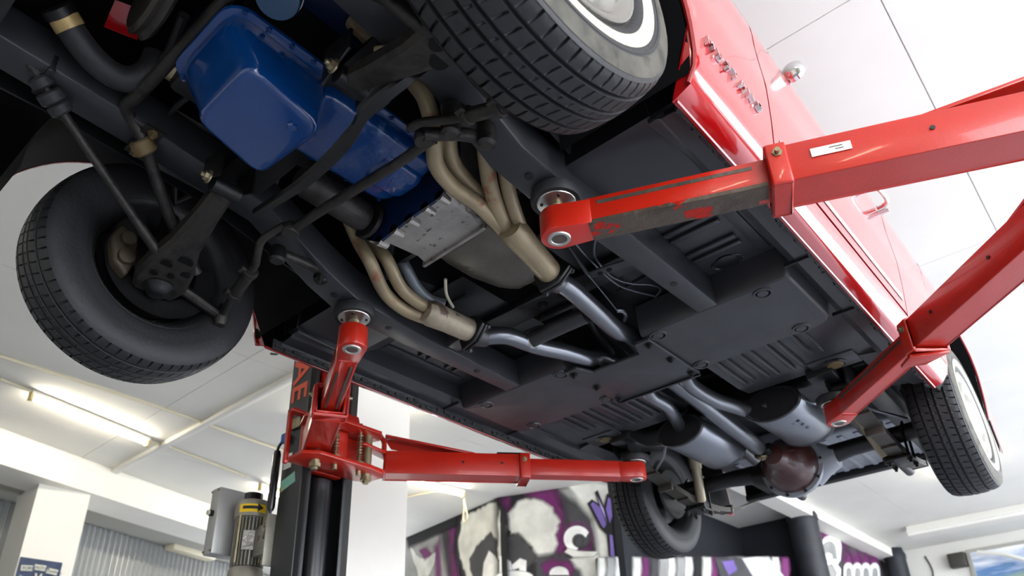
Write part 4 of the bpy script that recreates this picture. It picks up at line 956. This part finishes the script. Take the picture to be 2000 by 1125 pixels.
C(MB().loft([rrect(-.070, .145, -.03, .325, .04, .166), rrect(-.066, .142, -.03, .322, .04, .135), rrect(-.058, .135, -.03, .312, .035, .122)]), 'shallow_pan', 'engine_blue_scuffed', pan, bevel=.006, ang=40)
C(MB().loft([rrect(-.02, .10, .20, .325, .03, .125), rrect(-.01, .09, .215, .318, .03, .108)]), 'pan_bulge', 'engine_blue_scuffed', pan, bevel=.006)
C(MB().prism([(-.03, -.20, .0345), (.06, -.20, .0345), (.08, -.185, .0345), (.06, -.150, .0345), (-.02, -.155, .0345)], (0, 0, .010)), 'pan_step', 'engine_blue', pan, bevel=.008)
C(MB().lathe([(.013, 0), (.013, -.006), (.010, -.010), (0, -.010)], (.085, -.06, .033), (0,0,1), 6), 'drain_plug', 'engine_blue', pan)
for k in range(11):
    for x in (-.088, .158): C(MB().hexnut((x, -.24 + k*.056, .162), (0,0,-1), .007, .006), 'pan_bolt', 'engine_blue', pan)
C(MB().lathe([(.046, .0), (.046, .08), (.043, .092), (.030, .095)], (.225, -.20, .23), (.25, -.25, -1), 28), 'oil_filter', 'filter_teal', eb_, ang=40)
C(MB().lathe([(.0475, .055), (.0475, .060)], (.225, -.20, .23), (.25, -.25, -1), 28), 'filter_band', 'steel_bright', eb_)
# starter
C(MB().tube([(-.135, .10, .12), (-.135, .13, .12), (-.135, .30, .115), (-.135, .315, .115)], [.030, .042, .042, .036], 20), 'starter_motor', 'old_steel', eb_)
C(MB().lathe([(.05, 0), (.05, .012), (.03, .02)], (-.135, .325, .115), (0,1,0), 16), 'starter_nose', 'old_steel', eb_)
# bell housing: blue cover plate, cast housing, gearbox
bh_c = V((ex, .36, .27))
def ring_pts(c, r, y, a0=180, a1=360, n=14, flat=None):
    out = []
    for k in range(n+1):
        a = math.radians(a0 + (a1-a0)*k/n); x, z = c.x + r*math.cos(a), c.z + r*math.sin(a)
        if flat is not None: z = max(z, flat)
        out.append(V((x, y, z)))
    return out
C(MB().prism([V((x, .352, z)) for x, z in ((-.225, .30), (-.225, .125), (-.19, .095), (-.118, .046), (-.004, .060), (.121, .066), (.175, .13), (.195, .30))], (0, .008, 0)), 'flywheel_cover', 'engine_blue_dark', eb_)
bh = C(MB().loft([[V((x, y, z)) for x, z in pp] for y, pp in ((.361, ((-.20, .30), (-.195, .15), (-.135, .075), (-.118, .056), (.0, .064), (.112, .074), (.135, .092), (.185, .17), (.19, .30))), (.39, ((-.198, .30), (-.19, .15), (-.132, .080), (-.118, .062), (.0, .068), (.112, .078), (.133, .096), (.182, .17), (.188, .30))), (.50, ((-.165, .30), (-.16, .15), (-.132, .094), (-.124, .080), (.0, .086), (.095, .092), (.112, .106), (.15, .17), (.155, .30))), (.535, ((-.15, .30), (-.148, .15), (-.138, .09), (-.130, .078), (.0, .082), (.092, .088), (.105, .10), (.14, .16), (.14, .30))))]), 'bell_housing', 'aluminium', ang=35)
C(MB().prism([V((ex - .142, .532, .068)), V((ex + .105, .532, .078)), V((ex + .115, .532, .22)), V((ex - .14, .532, .22))], (0, .012, 0)), 'rear_flange', 'aluminium', bh, bevel=.004)
for x, z in ((-.19, .115), (-.155, .085), (-.122, .055), (-.06, .058), (.0, .062), (.06, .066), (.115, .072), (.155, .115)):
    C(MB().tube([(x, .352, z), (x, .385, z)], [.016, .012], 10), 'bolt_boss', 'aluminium', bh)
for x in (ex - .05, ex + .0):
    C(MB().lathe([(.008, 0), (.008, .008), (.004, .008)], (x, .531, .096), (0,-1,0), 10), 'flange_stud', 'steel_bright', bh)
gb = C(MB().loft([[V((ex + a*w_, y, .20 + b*h_)) for a, b in ((-1, .6), (-1, -.35), (-.72, -.85), (-.3, -1), (.3, -1), (.72, -.85), (1, -.35), (1, .6), (.5, 1), (-.5, 1))] for y, w_, h_ in ((.546, .138, .122), (.60, .140, .130), (.70, .136, .132), (.79, .108, .130), (.835, .086, .120), (.85, .07, .09))]), 'gearbox', 'trans_alloy', bevel=.010, seg=3, ang=30)
C(MB().lathe([(.020, 0), (.020, -.004), (.012, -.008), (.010, -.004), (0, -.004)], (ex - .045, .64, .078), (0,0,1), 20, caps=False), 'gearbox_plug', 'trans_alloy', gb)
C(MB().tube([(ex, .83, .205), (ex - .01, .95, .20), (ex - .02, 1.10, .195), (ex - .03, 1.18, .19)], [.075, .060, .045, .040], 20), 'tail_housing', 'trans_alloy', gb)
C(MB().prism([(ex + .03, .815, .085), (ex + .075, .815, .09), (ex + .075, .845, .09), (ex + .03, .845, .085)], (0, 0, .02)), 'gearbox_lug', 'trans_alloy', gb, bevel=.003)
# driveshaft, universal joint
C(MB().tube([(-.02, 1.2, .15), (-.015, 1.6, .10), (-.012, 2.45, .0), (-.01, 2.47, -.005)], [.034, .036, .036, .028], 20), 'driveshaft', 'exhaust')
C(MB().cyl((-.045, 2.495, -.01), (.03, 2.495, -.01), .020, 12).box((-.05, 2.48, -.035), (.035, 2.52, .02)), 'universal_joint', 'black_steel', bevel=.006)
C(MB().hexnut((-.012, 2.49, -.035), (0,0,-1), .022, .008), 'joint_cap', 'zinc')

# ---------------- exhaust
def htube(l, r=.0195, m='header_cream', nm='header_tube'): return C(MB().tube(spline(l, 6), r, 16), nm, m)
cD, cDe = at(1003, 452, z=.035), at(1072, 530, z=.030)
Z = lambda px, py, z: at(px, py, z=z)
htube([V((.21, -.02, .30)), Z(808, 160, .16), Z(838, 215, .10), Z(848, 275, .07), Z(852, 322, .055), Z(885, 365, .05), Z(935, 400, .045), Z(985, 452, .04)], .0205)
htube([V((.21, .10, .32)), Z(866, 170, .19), Z(876, 205, .16), Z(880, 300, .10), Z(905, 345, .09), Z(955, 395, .075), Z(1000, 440, .06)], .0195)
htube([V((.22, .20, .32)), Z(940, 240, .14), Z(948, 300, .09), Z(958, 365, .06), Z(976, 420, .045), Z(994, 458, .038)], .0205)
htube([V((.24, .30, .32)), Z(978, 240, .14), Z(982, 300, .10), Z(993, 370, .07), Z(1006, 415, .055), Z(1020, 452, .045)], .0195)
col_ = C(MB().tube([cD - (cDe-cD)*.12, cD, lerp(cD, cDe, .35), cDe], [.034, .041, .037, .036], 24), 'header_collector', 'header_cream')
cP, cPe = at(842, 612, z=.012), at(915, 645, z=.012)
htube([V((-.20, .20, .32)), Z(690, 450, .16), Z(722, 510, .06), Z(752, 572, .03), Z(790, 605, .018), Z(832, 622, .010)], .0195)
htube([V((-.20, .28, .32)), Z(725, 460, .17), Z(757, 510, .08), Z(782, 560, .045), Z(812, 588, .035), Z(845, 606, .028)], .0195)
htube([V((-.20, .36, .32)), Z(765, 480, .18), Z(790, 520, .10), Z(812, 560, .07), Z(838, 585, .06), Z(868, 596, .05)], .0185, 'header_grey')
C(MB().tube([cP - (cPe-cP)*.15, cP, lerp(cP, cPe, .4), cPe], [.032, .042, .038, .037], 24), 'header_collector', 'header_flaked')
def flange(c, d, r=.05):
    d = V(d).normalized(); u, w, d = frame(d)
    poly = [c + (u*math.cos(a)*(r*1.32 if k % 4 == 0 else r) + w*math.sin(a)*(r*1.32 if k % 4 == 0 else r)) for k, a in [(k, 2*math.pi*k/12) for k in range(12)]]
    f = C(MB().prism(poly, d*.012).prism([p + d*.016 for p in poly], d*.010), 'collector_flange', 'black_steel', bevel=.003)
    for k in range(0, 12, 4):
        a = 2*math.pi*k/12; p = c + (u*math.cos(a) + w*math.sin(a))*r*1.15
        C(MB().hexnut(p + d*.026, d, .009, .008), 'flange_bolt', 'black_steel', f)
dD, dP = (cDe - cD).normalized(), (cPe - cP).normalized()
flange(cDe, dD); flange(cPe, dP)
def pipe(l, r, m='exhaust', nm='exhaust_pipe', n=6): return C(MB().tube(spline(l, n), r, 20), nm, m)
pipe([cDe + dD*.02, cDe + dD*.05, Z(1115, 565, .020), Z(1160, 605, .022), Z(1205, 645, .030), V((.090, 1.26, .050)), V((.080, 1.45, .065)), V((.085, 1.66, .07))], .030)
C(MB().tube([cDe + dD*.022, cDe + dD*.05, cDe + dD*.075], [.044, .038, .031], 20), 'flare', 'exhaust')
pipe([cPe + dP*.02, cPe + dP*.06, Z(990, 656, .018), Z(1050, 676, .018), Z(1105, 688, .022), Z(1150, 700, .034), V((-.085, 1.34, .06)), V((-.085, 1.5, .07)), V((-.085, 1.66, .07))], .029, 'exhaust')
C(MB().tube([cPe + dP*.022, cPe + dP*.05, cPe + dP*.08], [.044, .038, .030], 20), 'flare', 'exhaust_dark')
pipe([Z(1030, 668, .022), Z(1070, 648, .024), Z(1145, 615, .024)], .027, 'exhaust_dark', 'crossover_pipe')
C(MB().lathe([(.030, -.006), (.032, 0), (.030, .006)], Z(1040, 664, .022), (1, 0, 0), 16, caps=False), 'weld_bead', 'steel_bright')
# tail sections and mufflers
pipe([V((.085, 1.64, .07)), Z(1345, 748, .055), Z(1390, 778, .05), Z(1430, 792, .05), Z(1470, 802, .045), V((.195, 2.14, .04))], .030)
pipe([V((-.085, 1.64, .07)), Z(1270, 772, .055), Z(1302, 793, .05), Z(1322, 822, .05), Z(1338, 855, .04), V((-.175, 2.11, .03))], .027)
def muffler(a, b, w, h, stamp):
    a, b = V(a), V(b); d = (b - a).normalized(); u = V((d.y, -d.x, 0)).normalized(); n_ = u.cross(d)
    def el(p, k): return [p + u*math.cos(t)*w*k + n_*math.sin(t)*h*k for t in [2*math.pi*j/36 for j in range(36)]]
    L = (b - a).length
    m_ = C(MB().loft([el(a, .94), el(a + d*.010, 1.0), el(b - d*.010, 1.0), el(b, .94)]), 'muffler', 'muffler', ang=40)
    for p in (a, b - d*.014): C(MB().loft([el(p, 1.0), el(p + d*.004, 1.035), el(p + d*.012, 1.035), el(p + d*.016, 1.0)]), 'muffler_rim', 'exhaust_dark', m_)
    C(MB().loft([el(a - d*.001, .90), el(a - d*.003, .5)]), 'muffler_end', 'gasket_black', m_)
    return m_, d, u, n_
mfD, d_, u_, n_ = muffler((.205, 2.12, .035), (.215, 2.48, .025), .118, .070, True)
muffler((-.198, 2.085, .030), (-.180, 2.46, .018), .112, .068, False)
# stamped marks under the muffler
dn = -n_ if n_.z > 0 else n_
for k, (t, w_) in enumerate(((.12, .030), (.16, .026), (.20, .034))):
    for q in range(3):
        C(MB().obox(V((.245, 2.12 + .10 + k*.045, -.034)) + V((-.022*q + .02, 0, 0)), (.007, 0, 0), (0, .010, 0), (0, 0, .0015)), 'stamped_mark', 'muffler', mfD, bevel=.001)
pipe([V((.215, 2.42, .04)), V((.23, 2.50, .08)), V((.26, 2.62, .16)), V((.28, 2.85, .20)), V((.30, 3.4, .14)), V((.30, 3.72, .12))], .026, 'exhaust_dark', 'tail_pipe')
pipe([V((-.185, 2.42, .04)), V((-.21, 2.50, .08)), V((-.26, 2.62, .16)), V((-.28, 2.85, .20)), V((-.30, 3.4, .14)), V((-.30, 3.72, .12))], .026, 'exhaust_dark', 'tail_pipe')

# ---------------- rear axle
dz = -.035
C(MB().tube([(-.60, 2.743, -.005), (-.30, 2.743, -.01), (-.16, 2.743, -.02)], [.038, .038, .046], 20), 'axle_tube', 'under_black')
C(MB().tube([(.60, 2.743, -.005), (.30, 2.743, -.01), (.19, 2.743, -.02)], [.038, .038, .046], 20), 'axle_tube', 'under_black')
df = C(MB().lathe([(.02, -.21), (.045, -.205), (.055, -.17), (.062, -.13), (.095, -.10), (.118, -.06), (.126, -.02), (.128, .0)], (.03, 2.70, dz), (0, 1, 0), 28), 'differential', 'diff_red', ang=50)
for k in range(6):
    a = 2*math.pi*k/6 + .3; dd = V((math.cos(a), 0, math.sin(a)))
    C(MB().prism([V((.03, 2.70, dz)) + dd*.05 + V((0, -.17, 0)), V((.03, 2.70, dz)) + dd*.122 + V((0, -.03, 0)), V((.03, 2.70, dz)) + dd*.10 + V((0, -.0, 0)), V((.03, 2.70, dz)) + dd*.04 + V((0, -.05, 0))], V((-dd.z, 0, dd.x))*.010), 'case_rib', 'diff_red', df, bevel=.003)
C(MB().lathe([(.128, -.004), (.146, -.004), (.148, .0), (.148, .016), (.135, .05), (.10, .09), (.0, .105)], (.03, 2.70, dz), (0, 1, 0), 36, caps=False), 'axle_housing', 'under_silver', df, ang=40)
for s in (-1, 1):
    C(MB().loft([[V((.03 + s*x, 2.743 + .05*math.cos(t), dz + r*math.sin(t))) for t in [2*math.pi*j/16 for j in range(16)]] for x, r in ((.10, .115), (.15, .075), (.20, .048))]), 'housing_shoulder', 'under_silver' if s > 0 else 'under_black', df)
for k in range(10):
    a = 2*math.pi*k/10
    C(MB().hexnut((.03 + .138*math.cos(a), 2.696, dz + .138*math.sin(a)), (0,-1,0), .007, .006), 'housing_nut', 'black_steel', df)
def spring(s):
    x = s*.485; base = spline([(x, 2.13, .01), (x, 2.30, -.035), (x, 2.55, -.075), (x, 2.743, -.085), (x, 2.95, -.075), (x, 3.20, -.02), (x, 3.45, .07)], 6)
    def leaf(pts, dzz, w_=.063, t=.007):
        return MB().loft([[p + V((-w_/2, 0, dzz)), p + V((w_/2, 0, dzz)), p + V((w_/2, 0, dzz + t)), p + V((-w_/2, 0, dzz + t))] for p in pts])
    n = len(base)
    for k, (a, b) in enumerate(((0, n), (6, n - 5), (10, n - 9), (13, n - 13))):
        C(leaf(base[a:b], -.0085*k), 'spring_leaf', 'spring_steel')
    C(MB().lathe([(.028, -.036), (.028, .036)], (x, 2.125, .012), (1, 0, 0), 18), 'spring_eye', 'black_steel')
    for xx in (x - .04, x + .034):
        C(MB().prism([(xx, 2.06, .09), (xx, 2.06, .01), (xx, 2.12, -.03), (xx, 2.17, -.01), (xx, 2.18, .09)], (.006, 0, 0)), 'spring_hanger', 'black_steel')
    C(MB().box((x - .05, 2.68, -.130), (x + .05, 2.80, -.118)), 'spring_plate', 'black_steel', bevel=.003)
    for dx in (-.042, .042):
        C(MB().tube([(x + dx, 2.70, -.15), (x + dx, 2.70, .01), (x + dx, 2.743, .045), (x + dx, 2.786, .01), (x + dx, 2.786, -.15)], .006, 8), 'u_bolt', 'black_steel')
        for yy in (2.70, 2.786): C(MB().hexnut((x + dx, yy, -.130), (0,0,-1), .011, .010), 'u_bolt_nut', 'old_steel')
    for a, b in ((2.42, 2.44), (3.05, 3.07)):
        C(MB().box((x - .037, a, -.095 if a < 2.6 else -.075), (x + .037, b, -.045 if a < 2.6 else -.035)), 'leaf_clip', 'spring_steel', bevel=.003)
    # damper leaning forward and inward
    p0, p1 = V((s*.445, 2.70, -.118)), V((s*.36, 2.52, .20))
    dd = (p1 - p0).normalized()
    sh = C(MB().tube([p0 + dd*.02, p0 + dd*.025, p0 + dd*.20, p0 + dd*.205], [.018, .024, .024, .018], 18), 'shock_absorber', 'shock_tan')
    C(MB().tube([p0 + dd*.19, p1], .029, 18), 'shock_sleeve', 'shock_tan', sh)
    C(MB().cyl(p0 + V((-.02, 0, 0)), p0 + V((.02, 0, 0)), .018, 14), 'shock_eye', 'black_steel', sh)
    # brake backing plate, cable
    C(MB().lathe([(.03, 0), (.125, .0), (.13, .012), (.03, .016)], (s*.615, 2.743, -.005), (s, 0, 0), 32), 'brake_backing_plate', 'wheel_dark')
mir(spring)
C(MB().tube(spline([(-.30, 2.15, .03), (-.36, 2.22, -.01), (-.45, 2.30, -.03), (-.52, 2.42, .0), (-.58, 2.60, .0)], 5), .006, 8), 'handbrake_cable', 'exhaust')
C(MB().tube(spline([(.30, 2.15, .05), (.36, 2.22, .01), (.45, 2.35, .02), (.58, 2.60, .0)], 5), .006, 8), 'handbrake_cable', 'exhaust')

# ---------------- front suspension and steering
def lca(s):
    # pressed channel: narrow at the inner bush, wide at the ball joint
    st = [(.245, -.030, .026, .060), (.33, -.026, .030, .030), (.44, -.018, .040, .0), (.52, -.010, .062, -.024), (.585, -.004, .070, -.040), (.625, -.002, .058, -.046)]
    secs = []
    for x, y, w_, z in st:
        d = .026
        secs.append([V((s*x, y - w_, z - .002)), V((s*x, y - w_ + .010, z - .012)), V((s*x, y + w_ - .010, z - .012)), V((s*x, y + w_, z - .002)), V((s*x, y + w_, z + d)), V((s*x, y + w_ - .006, z + d)), V((s*x, y + w_ - .012, z - .002)), V((s*x, y - w_ + .012, z - .002)), V((s*x, y - w_ + .006, z + d)), V((s*x, y - w_, z + d))])
    a = C(MB().loft(secs), 'lower_control_arm', 'old_steel', ang=30)
    C(MB().lathe([(.040, .006), (.042, 0), (.036, -.006), (.030, -.012), (.024, -.022), (.010, -.026), (0, -.026)], (s*.595, -.004, -.052), (0,0,1), 28), 'ball_joint', 'black_steel', a, ang=60)
    for x, y, r, zz in ((.505, -.03, .016, -.031), (.515, .028, .013, -.034), (.545, -.040, .010, -.044), (.535, .0, .010, -.041), (.475, .005, .020, -.022)):
        C(MB().lathe([(r, 0), (r*.9, .004)], (s*x, y, zz - .0028), (0,0,1), 18), 'arm_hole', 'dark_void', a)
    C(MB().cyl((s*.245, -.065, .065), (s*.245, .005, .065), .022, 18), 'arm_bush', 'black_steel', a)
    for yy in (-.075, .015):
        C(MB().prism([(s*.20, yy, .055), (s*.29, yy, .10), (s*.29, yy, .16), (s*.20, yy, .16)], (0, .008, 0)), 'arm_bracket', 'black_steel', bevel=.003)
    C(MB().lathe([(.017, 0), (.017, -.004)], (s*.245, -.075, .075), (0, 1, 0), 16).hexnut((s*.245, -.079, .075), (0, -1, 0), .012, .010), 'eccentric_bolt', 'zinc')
    # strut rod with rubber cushions
    p0, p1 = V((s*.50, -.060, -.012)), V((s*.355, -.44, .185))
    d = (p1 - p0).normalized()
    sr = C(MB().tube([p0, p0 + d*.06, p0 + d*.08, p1 + d*.05], [.013, .014, .0115, .0105], 14), 'strut_rod', 'old_steel')
    for t0, t1, r in ((-.075, -.050, .026), (-.048, -.020, .030), (-.012, .014, .026)):
        C(MB().tube([p1 + d*t0, p1 + d*(t0 + .004), p1 + d*(t1 - .004), p1 + d*t1], [r*.85, r, r, r*.85], 18), 'strut_cushion', 'rubber', sr)
    C(MB().tube([p1 + d*.014, p1 + d*.05], .008, 10).hexnut(p1 + d*.018, d, .014, .012), 'strut_nut', 'old_steel', sr)
    C(MB().box(p1 + V((-.05, -.006, .0)), p1 + V((.05, .010, .05))), 'strut_bracket', 'under_black', bevel=.003)
    # upper arm and coil spring, mostly in shade
    C(MB().tube([V((s*.50, -.08, .33)), V((s*.62, 0, .26)), V((s*.50, .08, .33))], .018, 10), 'upper_control_arm', 'black_steel')
    C(MB().tube([V((s*.49 + .055*math.cos(t), .055*math.sin(t), .33 + t*.0062)) for t in [k*.5 for k in range(64)]], .008, 8), 'coil_spring', 'black_steel')
mir(lca)
# anti-roll bar
sb = [V((-.52, .06, -.01)), V((-.46, -.06, .07)), V((-.375, -.17, .14)), V((-.338, -.205, .155)), V((-.325, -.245, .185)), V((-.29, -.28, .19)), V((-.20, -.275, .19)), V((.20, -.275, .19)), V((.29, -.28, .19)), V((.325, -.245, .185)), V((.338, -.205, .155)), V((.375, -.17, .14)), V((.46, -.06, .07)), V((.52, .06, -.01))]
C(MB().tube(spline(sb, 5), .0150, 14), 'anti_roll_bar', 'old_steel')
def bush(s):
    b_ = C(MB().lathe([(.024, -.018), (.028, -.014), (.028, .014), (.024, .018)], (s*.345, -.205, .150), (s*.3, .75, -.4), 22), 'bar_bushing', 'bushing_tan', ang=40)
    C(MB().lathe([(.018, -.020), (.018, .021)], (s*.345, -.205, .150), (s*.3, .75, -.4), 16), 'bushing_rubber', 'rubber', b_)
    for dx in (-.045, .045):
        C(MB().hexnut((s*.345 + dx, -.205, .166), (0,0,-1), .012, .010), 'bushing_bolt', 'bushing_tan', b_)
    C(MB().box((s*.345 - .06, -.228, .163), (s*.345 + .06, -.182, .170)), 'bushing_strap', 'old_steel', b_)
mir(bush)
# engine cross brace: bent pressed bar beneath the pan
br = spline([at(500, 415, z=.03), at(560, 378, z=.005), at(600, 350, z=-.004), at(650, 305, z=-.008), at(690, 258, z=-.010), at(712, 222, z=-.008), at(750, 188, z=.004), at(800, 150, z=.03), at(830, 128, z=.06)], 5)
secs = []
for i, p in enumerate(br):
    f = i/(len(br)-1); w_ = .011 + .007*math.sin(math.pi*f) - .004*math.exp(-((f - .55)/.08)**2)
    secs.append([p + V((0, -w_, 0)), p + V((0, -w_*.7, -.010)), p + V((0, w_*.7, -.010)), p + V((0, w_, 0)), p + V((0, w_*.6, .010)), p + V((0, -w_*.6, .010))])
C(MB().loft(secs), 'engine_cross_brace', 'black_steel', ang=50)
# main crossmember between the rails
C(MB().box((-.31, -.03, .15), (.31, .09, .165)), 'front_crossmember', 'black_steel', bevel=.006)
# steering linkage
zl = .03
cl = [at(545, 462, z=zl), at(575, 445, z=zl), at(640, 403, z=zl), at(720, 354, z=zl), at(790, 310, z=zl), at(835, 277, z=zl), at(850, 270, z=zl)]
C(MB().tube(spline(cl, 4), [.013]*25, 14), 'center_link', 'old_steel')
for p in (at(567, 448, z=zl), at(828, 268, z=zl)):
    C(MB().lathe([(.020, -.016), (.024, -.008), (.022, .010), (.012, .02)], p, (0, 0, 1), 20), 'link_ball', 'old_steel')
def tierod(pts, sleeve0, sleeve1):
    r = C(MB().tube(spline(pts, 6), .0105, 12), 'tie_rod', 'old_steel')
    a, b = V(sleeve0), V(sleeve1); d = (b - a).normalized()
    C(MB().tube([a, b], .0165, 16), 'adjusting_sleeve', 'old_steel', r)
    for p in (a + d*.012, b - d*.012):
        C(MB().tube([p - d*.008, p + d*.008], .0215, 16).box(p + V((-.012, -.030, -.008)), p + V((.012, -.016, .008))), 'sleeve_clamp', 'old_steel', r, bevel=.002)
    e = pts[-1]
    C(MB().lathe([(.014, -.03), (.020, -.018), (.021, .004), (.012, .016), (.009, .04)], e, (0, 0, 1), 18), 'tie_rod_end', 'old_steel', r)
tp = [at(557, 440, z=.03), at(535, 452, z=.025), at(510, 472, z=.010), at(503, 500, z=-.005), at(497, 520, z=-.012), at(470, 552, z=-.025), at(432, 618, z=-.048)]
tierod(tp, at(492, 527, z=-.015), at(455, 580, z=-.034))
td = [at(800, 252, z=.03), at(820, 240, z=.03), at(850, 236, z=.028), at(880, 233, z=.020), at(930, 220, z=-.01), at(985, 208, z=-.03), V((.615, .185, -.045))]
tierod(td, at(905, 228, z=.008), at(985, 208, z=-.03))
# idler arm with bracket on the darker rail, pitman arm on the other
ia = C(MB().tube(spline([at(543, 492, z=.02), at(575, 505, z=.03), at(605, 518, z=.04), at(625, 530, z=.05)], 5), [.014]*16, 12), 'idler_arm', 'old_steel')
C(MB().lathe([(.016, -.032), (.022, -.026), (.024, 0), (.020, .012)], at(543, 492, z=.02), (0,0,1), 20), 'idler_ball', 'black_steel', ia)
C(MB().lathe([(.014, -.034), (.020, -.028), (.021, .03), (.021, .10)], at(627, 532, z=.05), (0,0,1), 18), 'idler_pivot', 'black_steel', ia)
C(MB().hexnut(at(625, 540, z=.014), (0,0,-1), .013, .010), 'idler_nut', 'old_steel', ia)
pm = C(MB().tube(spline([at(826, 262, z=.025), at(860, 262, z=.035), at(900, 262, z=.04), at(945, 270, z=.045)], 5), [.016]*16, 12), 'pitman_arm', 'old_steel')
for p in (at(880, 250, z=.03), at(950, 270, z=.035)):
    C(MB().lathe([(.014, -.024), (.022, -.018), (.023, .02), (.020, .07)], p, (0,0,1), 18), 'pitman_pivot', 'old_steel', pm)
# hoses, belt drive and small parts at the nose
hose = spline([at(110, 12, z=.27), at(128, 40, z=.26), at(150, 75, z=.24), at(185, 118, z=.22), at(225, 148, z=.21), at(262, 155, z=.215), at(292, 138, z=.24), at(306, 110, z=.28)], 6)
rh = C(MB().tube(hose, .030, 20), 'radiator_hose', 'rubber')
C(MB().tube([hose[5], hose[9]], .0325, 20), 'hose_clamp', 'brass_tape', rh)
C(MB().tube([hose[0], hose[4]], .035, 20), 'radiator_neck', 'black_steel')
C(MB().lathe([(.02, -.02), (.09, -.02), (.10, -.012), (.092, 0), (.10, .012), (.09, .02), (.02, .02)], (ex, -.36, .24), (0, 1, 0), 36), 'crank_pulley', 'old_steel')
C(MB().tube(spline([at(360, 30, z=.25), at(345, 70, z=.25), at(330, 105, z=.25), at(310, 130, z=.26)], 5), .012, 8), 'fan_belt', 'rubber')
C(MB().cyl(at(352, 140, z=.22) + V((0, -.03, 0)), at(352, 140, z=.22) + V((0, .03, 0)), .032, 16), 'fuel_pump', 'zinc', bevel=.004)
C(MB().tube(spline([at(405, 170, z=.2), at(360, 195, z=.22), at(330, 225, z=.25), at(318, 255, z=.28)], 5), .007, 8), 'fuel_hose', 'rubber')
C(MB().lathe([(.0, 0), (.010, .002), (.014, .012), (.010, .02), (0, .02)], at(515, 5, z=.30), (.3, .3, -1), 12), 'spark_plug_boot', 'cream_plastic')
for k in range(5):
    a = at(700 + 12*k, 150 - 22*k, z=.24 + .01*k); b = at(742 + 10*k, 100 - 20*k, z=.34)
    C(MB().tube(spline([a, (a + b)/2 + V((.01*(k % 3), 0, -.02)), b], 4), .007 + .002*(k % 2), 8), 'plug_lead', 'old_steel' if k % 2 else 'rubber')
C(MB().prism([at(690, 150, z=.22), at(740, 110, z=.24), at(760, 60, z=.27), at(720, 40, z=.28)], (0, 0, .04)), 'engine_mount', 'old_steel', bevel=.008)
C(MB().prism([at(770, 165, z=.12), at(795, 150, z=.12), at(760, 205, z=.12), at(735, 225, z=.12)], (0, 0, .03)), 'engine_mount', 'black_steel', bevel=.006)
# red front panel seen through the radiator opening
C(MB().prism([at(208, 55, z=.33), at(268, 78, z=.33), at(290, 25, z=.36), at(230, 3, z=.36)], (0, -.006, .0)), 'front_splash_panel', 'car_red')
# brake and clutch lines beside the rail
def line(l, r=.0035, m='exhaust', nm='brake_line'): C(MB().tube(spline(l, 5), r, 8), nm, m)
line([Z(1165, 462, .08), Z(1160, 490, .08), Z(1168, 512, .08), Z(1195, 540, .085), Z(1230, 553, .09), Z(1272, 556, .10), Z(1290, 565, .105), Z(1280, 580, .106)])
line([Z(1120, 470, .09), Z(1150, 505, .09), Z(1200, 552, .09), Z(1235, 567, .10), Z(1280, 580, .105), Z(1262, 592, .106)])
line([Z(1103, 470, .05), Z(1130, 510, .045), Z(1148, 536, .04)], .006, 'black_steel', 'handbrake_rod')
line([Z(1148, 536, .04), Z(1180, 575, .045), Z(1208, 610, .05)], .0025, 'exhaust', 'handbrake_wire')
C(MB().tube(spline([Z(1205, 607, .05), Z(1216, 608, .05), Z(1222, 616, .05), Z(1219, 626, .05)], 4), .007, 8), 'cable_end', 'exhaust')
bk = C(MB().bar(Z(1150, 538, .055), Z(1250, 505, .055), .035, .006), 'line_bracket', 'exhaust_dark', bevel=.002)
for a in ((1172, 534), (1190, 527)): C(MB().lathe([(.008, 0), (.008, -.002)], Z(*a, .0515), (0,0,1), 12), 'bracket_hole', 'dark_void', bk)
C(MB().tube(spline([Z(1030, 300, .06), Z(1048, 330, .03), Z(1052, 350, .02), Z(1040, 375, .02), Z(1058, 395, .03)], 5), .008, 8), 'brake_hose', 'rubber')
C(MB().tube(spline([Z(870, 545, .12), Z(872, 575, .10), Z(885, 600, .09)], 4), .005, 8), 'speedometer_cable', 'cream_plastic')
C(MB().tube(spline([Z(1135, 590, .09), Z(1160, 640, .09), Z(1195, 690, .08)], 4), .012, 8), 'shift_rod', 'black_steel')
C(MB().tube(spline([Z(735, 100, .14), Z(800, 95, .12), Z(845, 98, .10)], 4), .012, 8).hexnut(Z(843, 98, .09), (0,0,-1), .014, .012), 'arm_bolt', 'zinc')
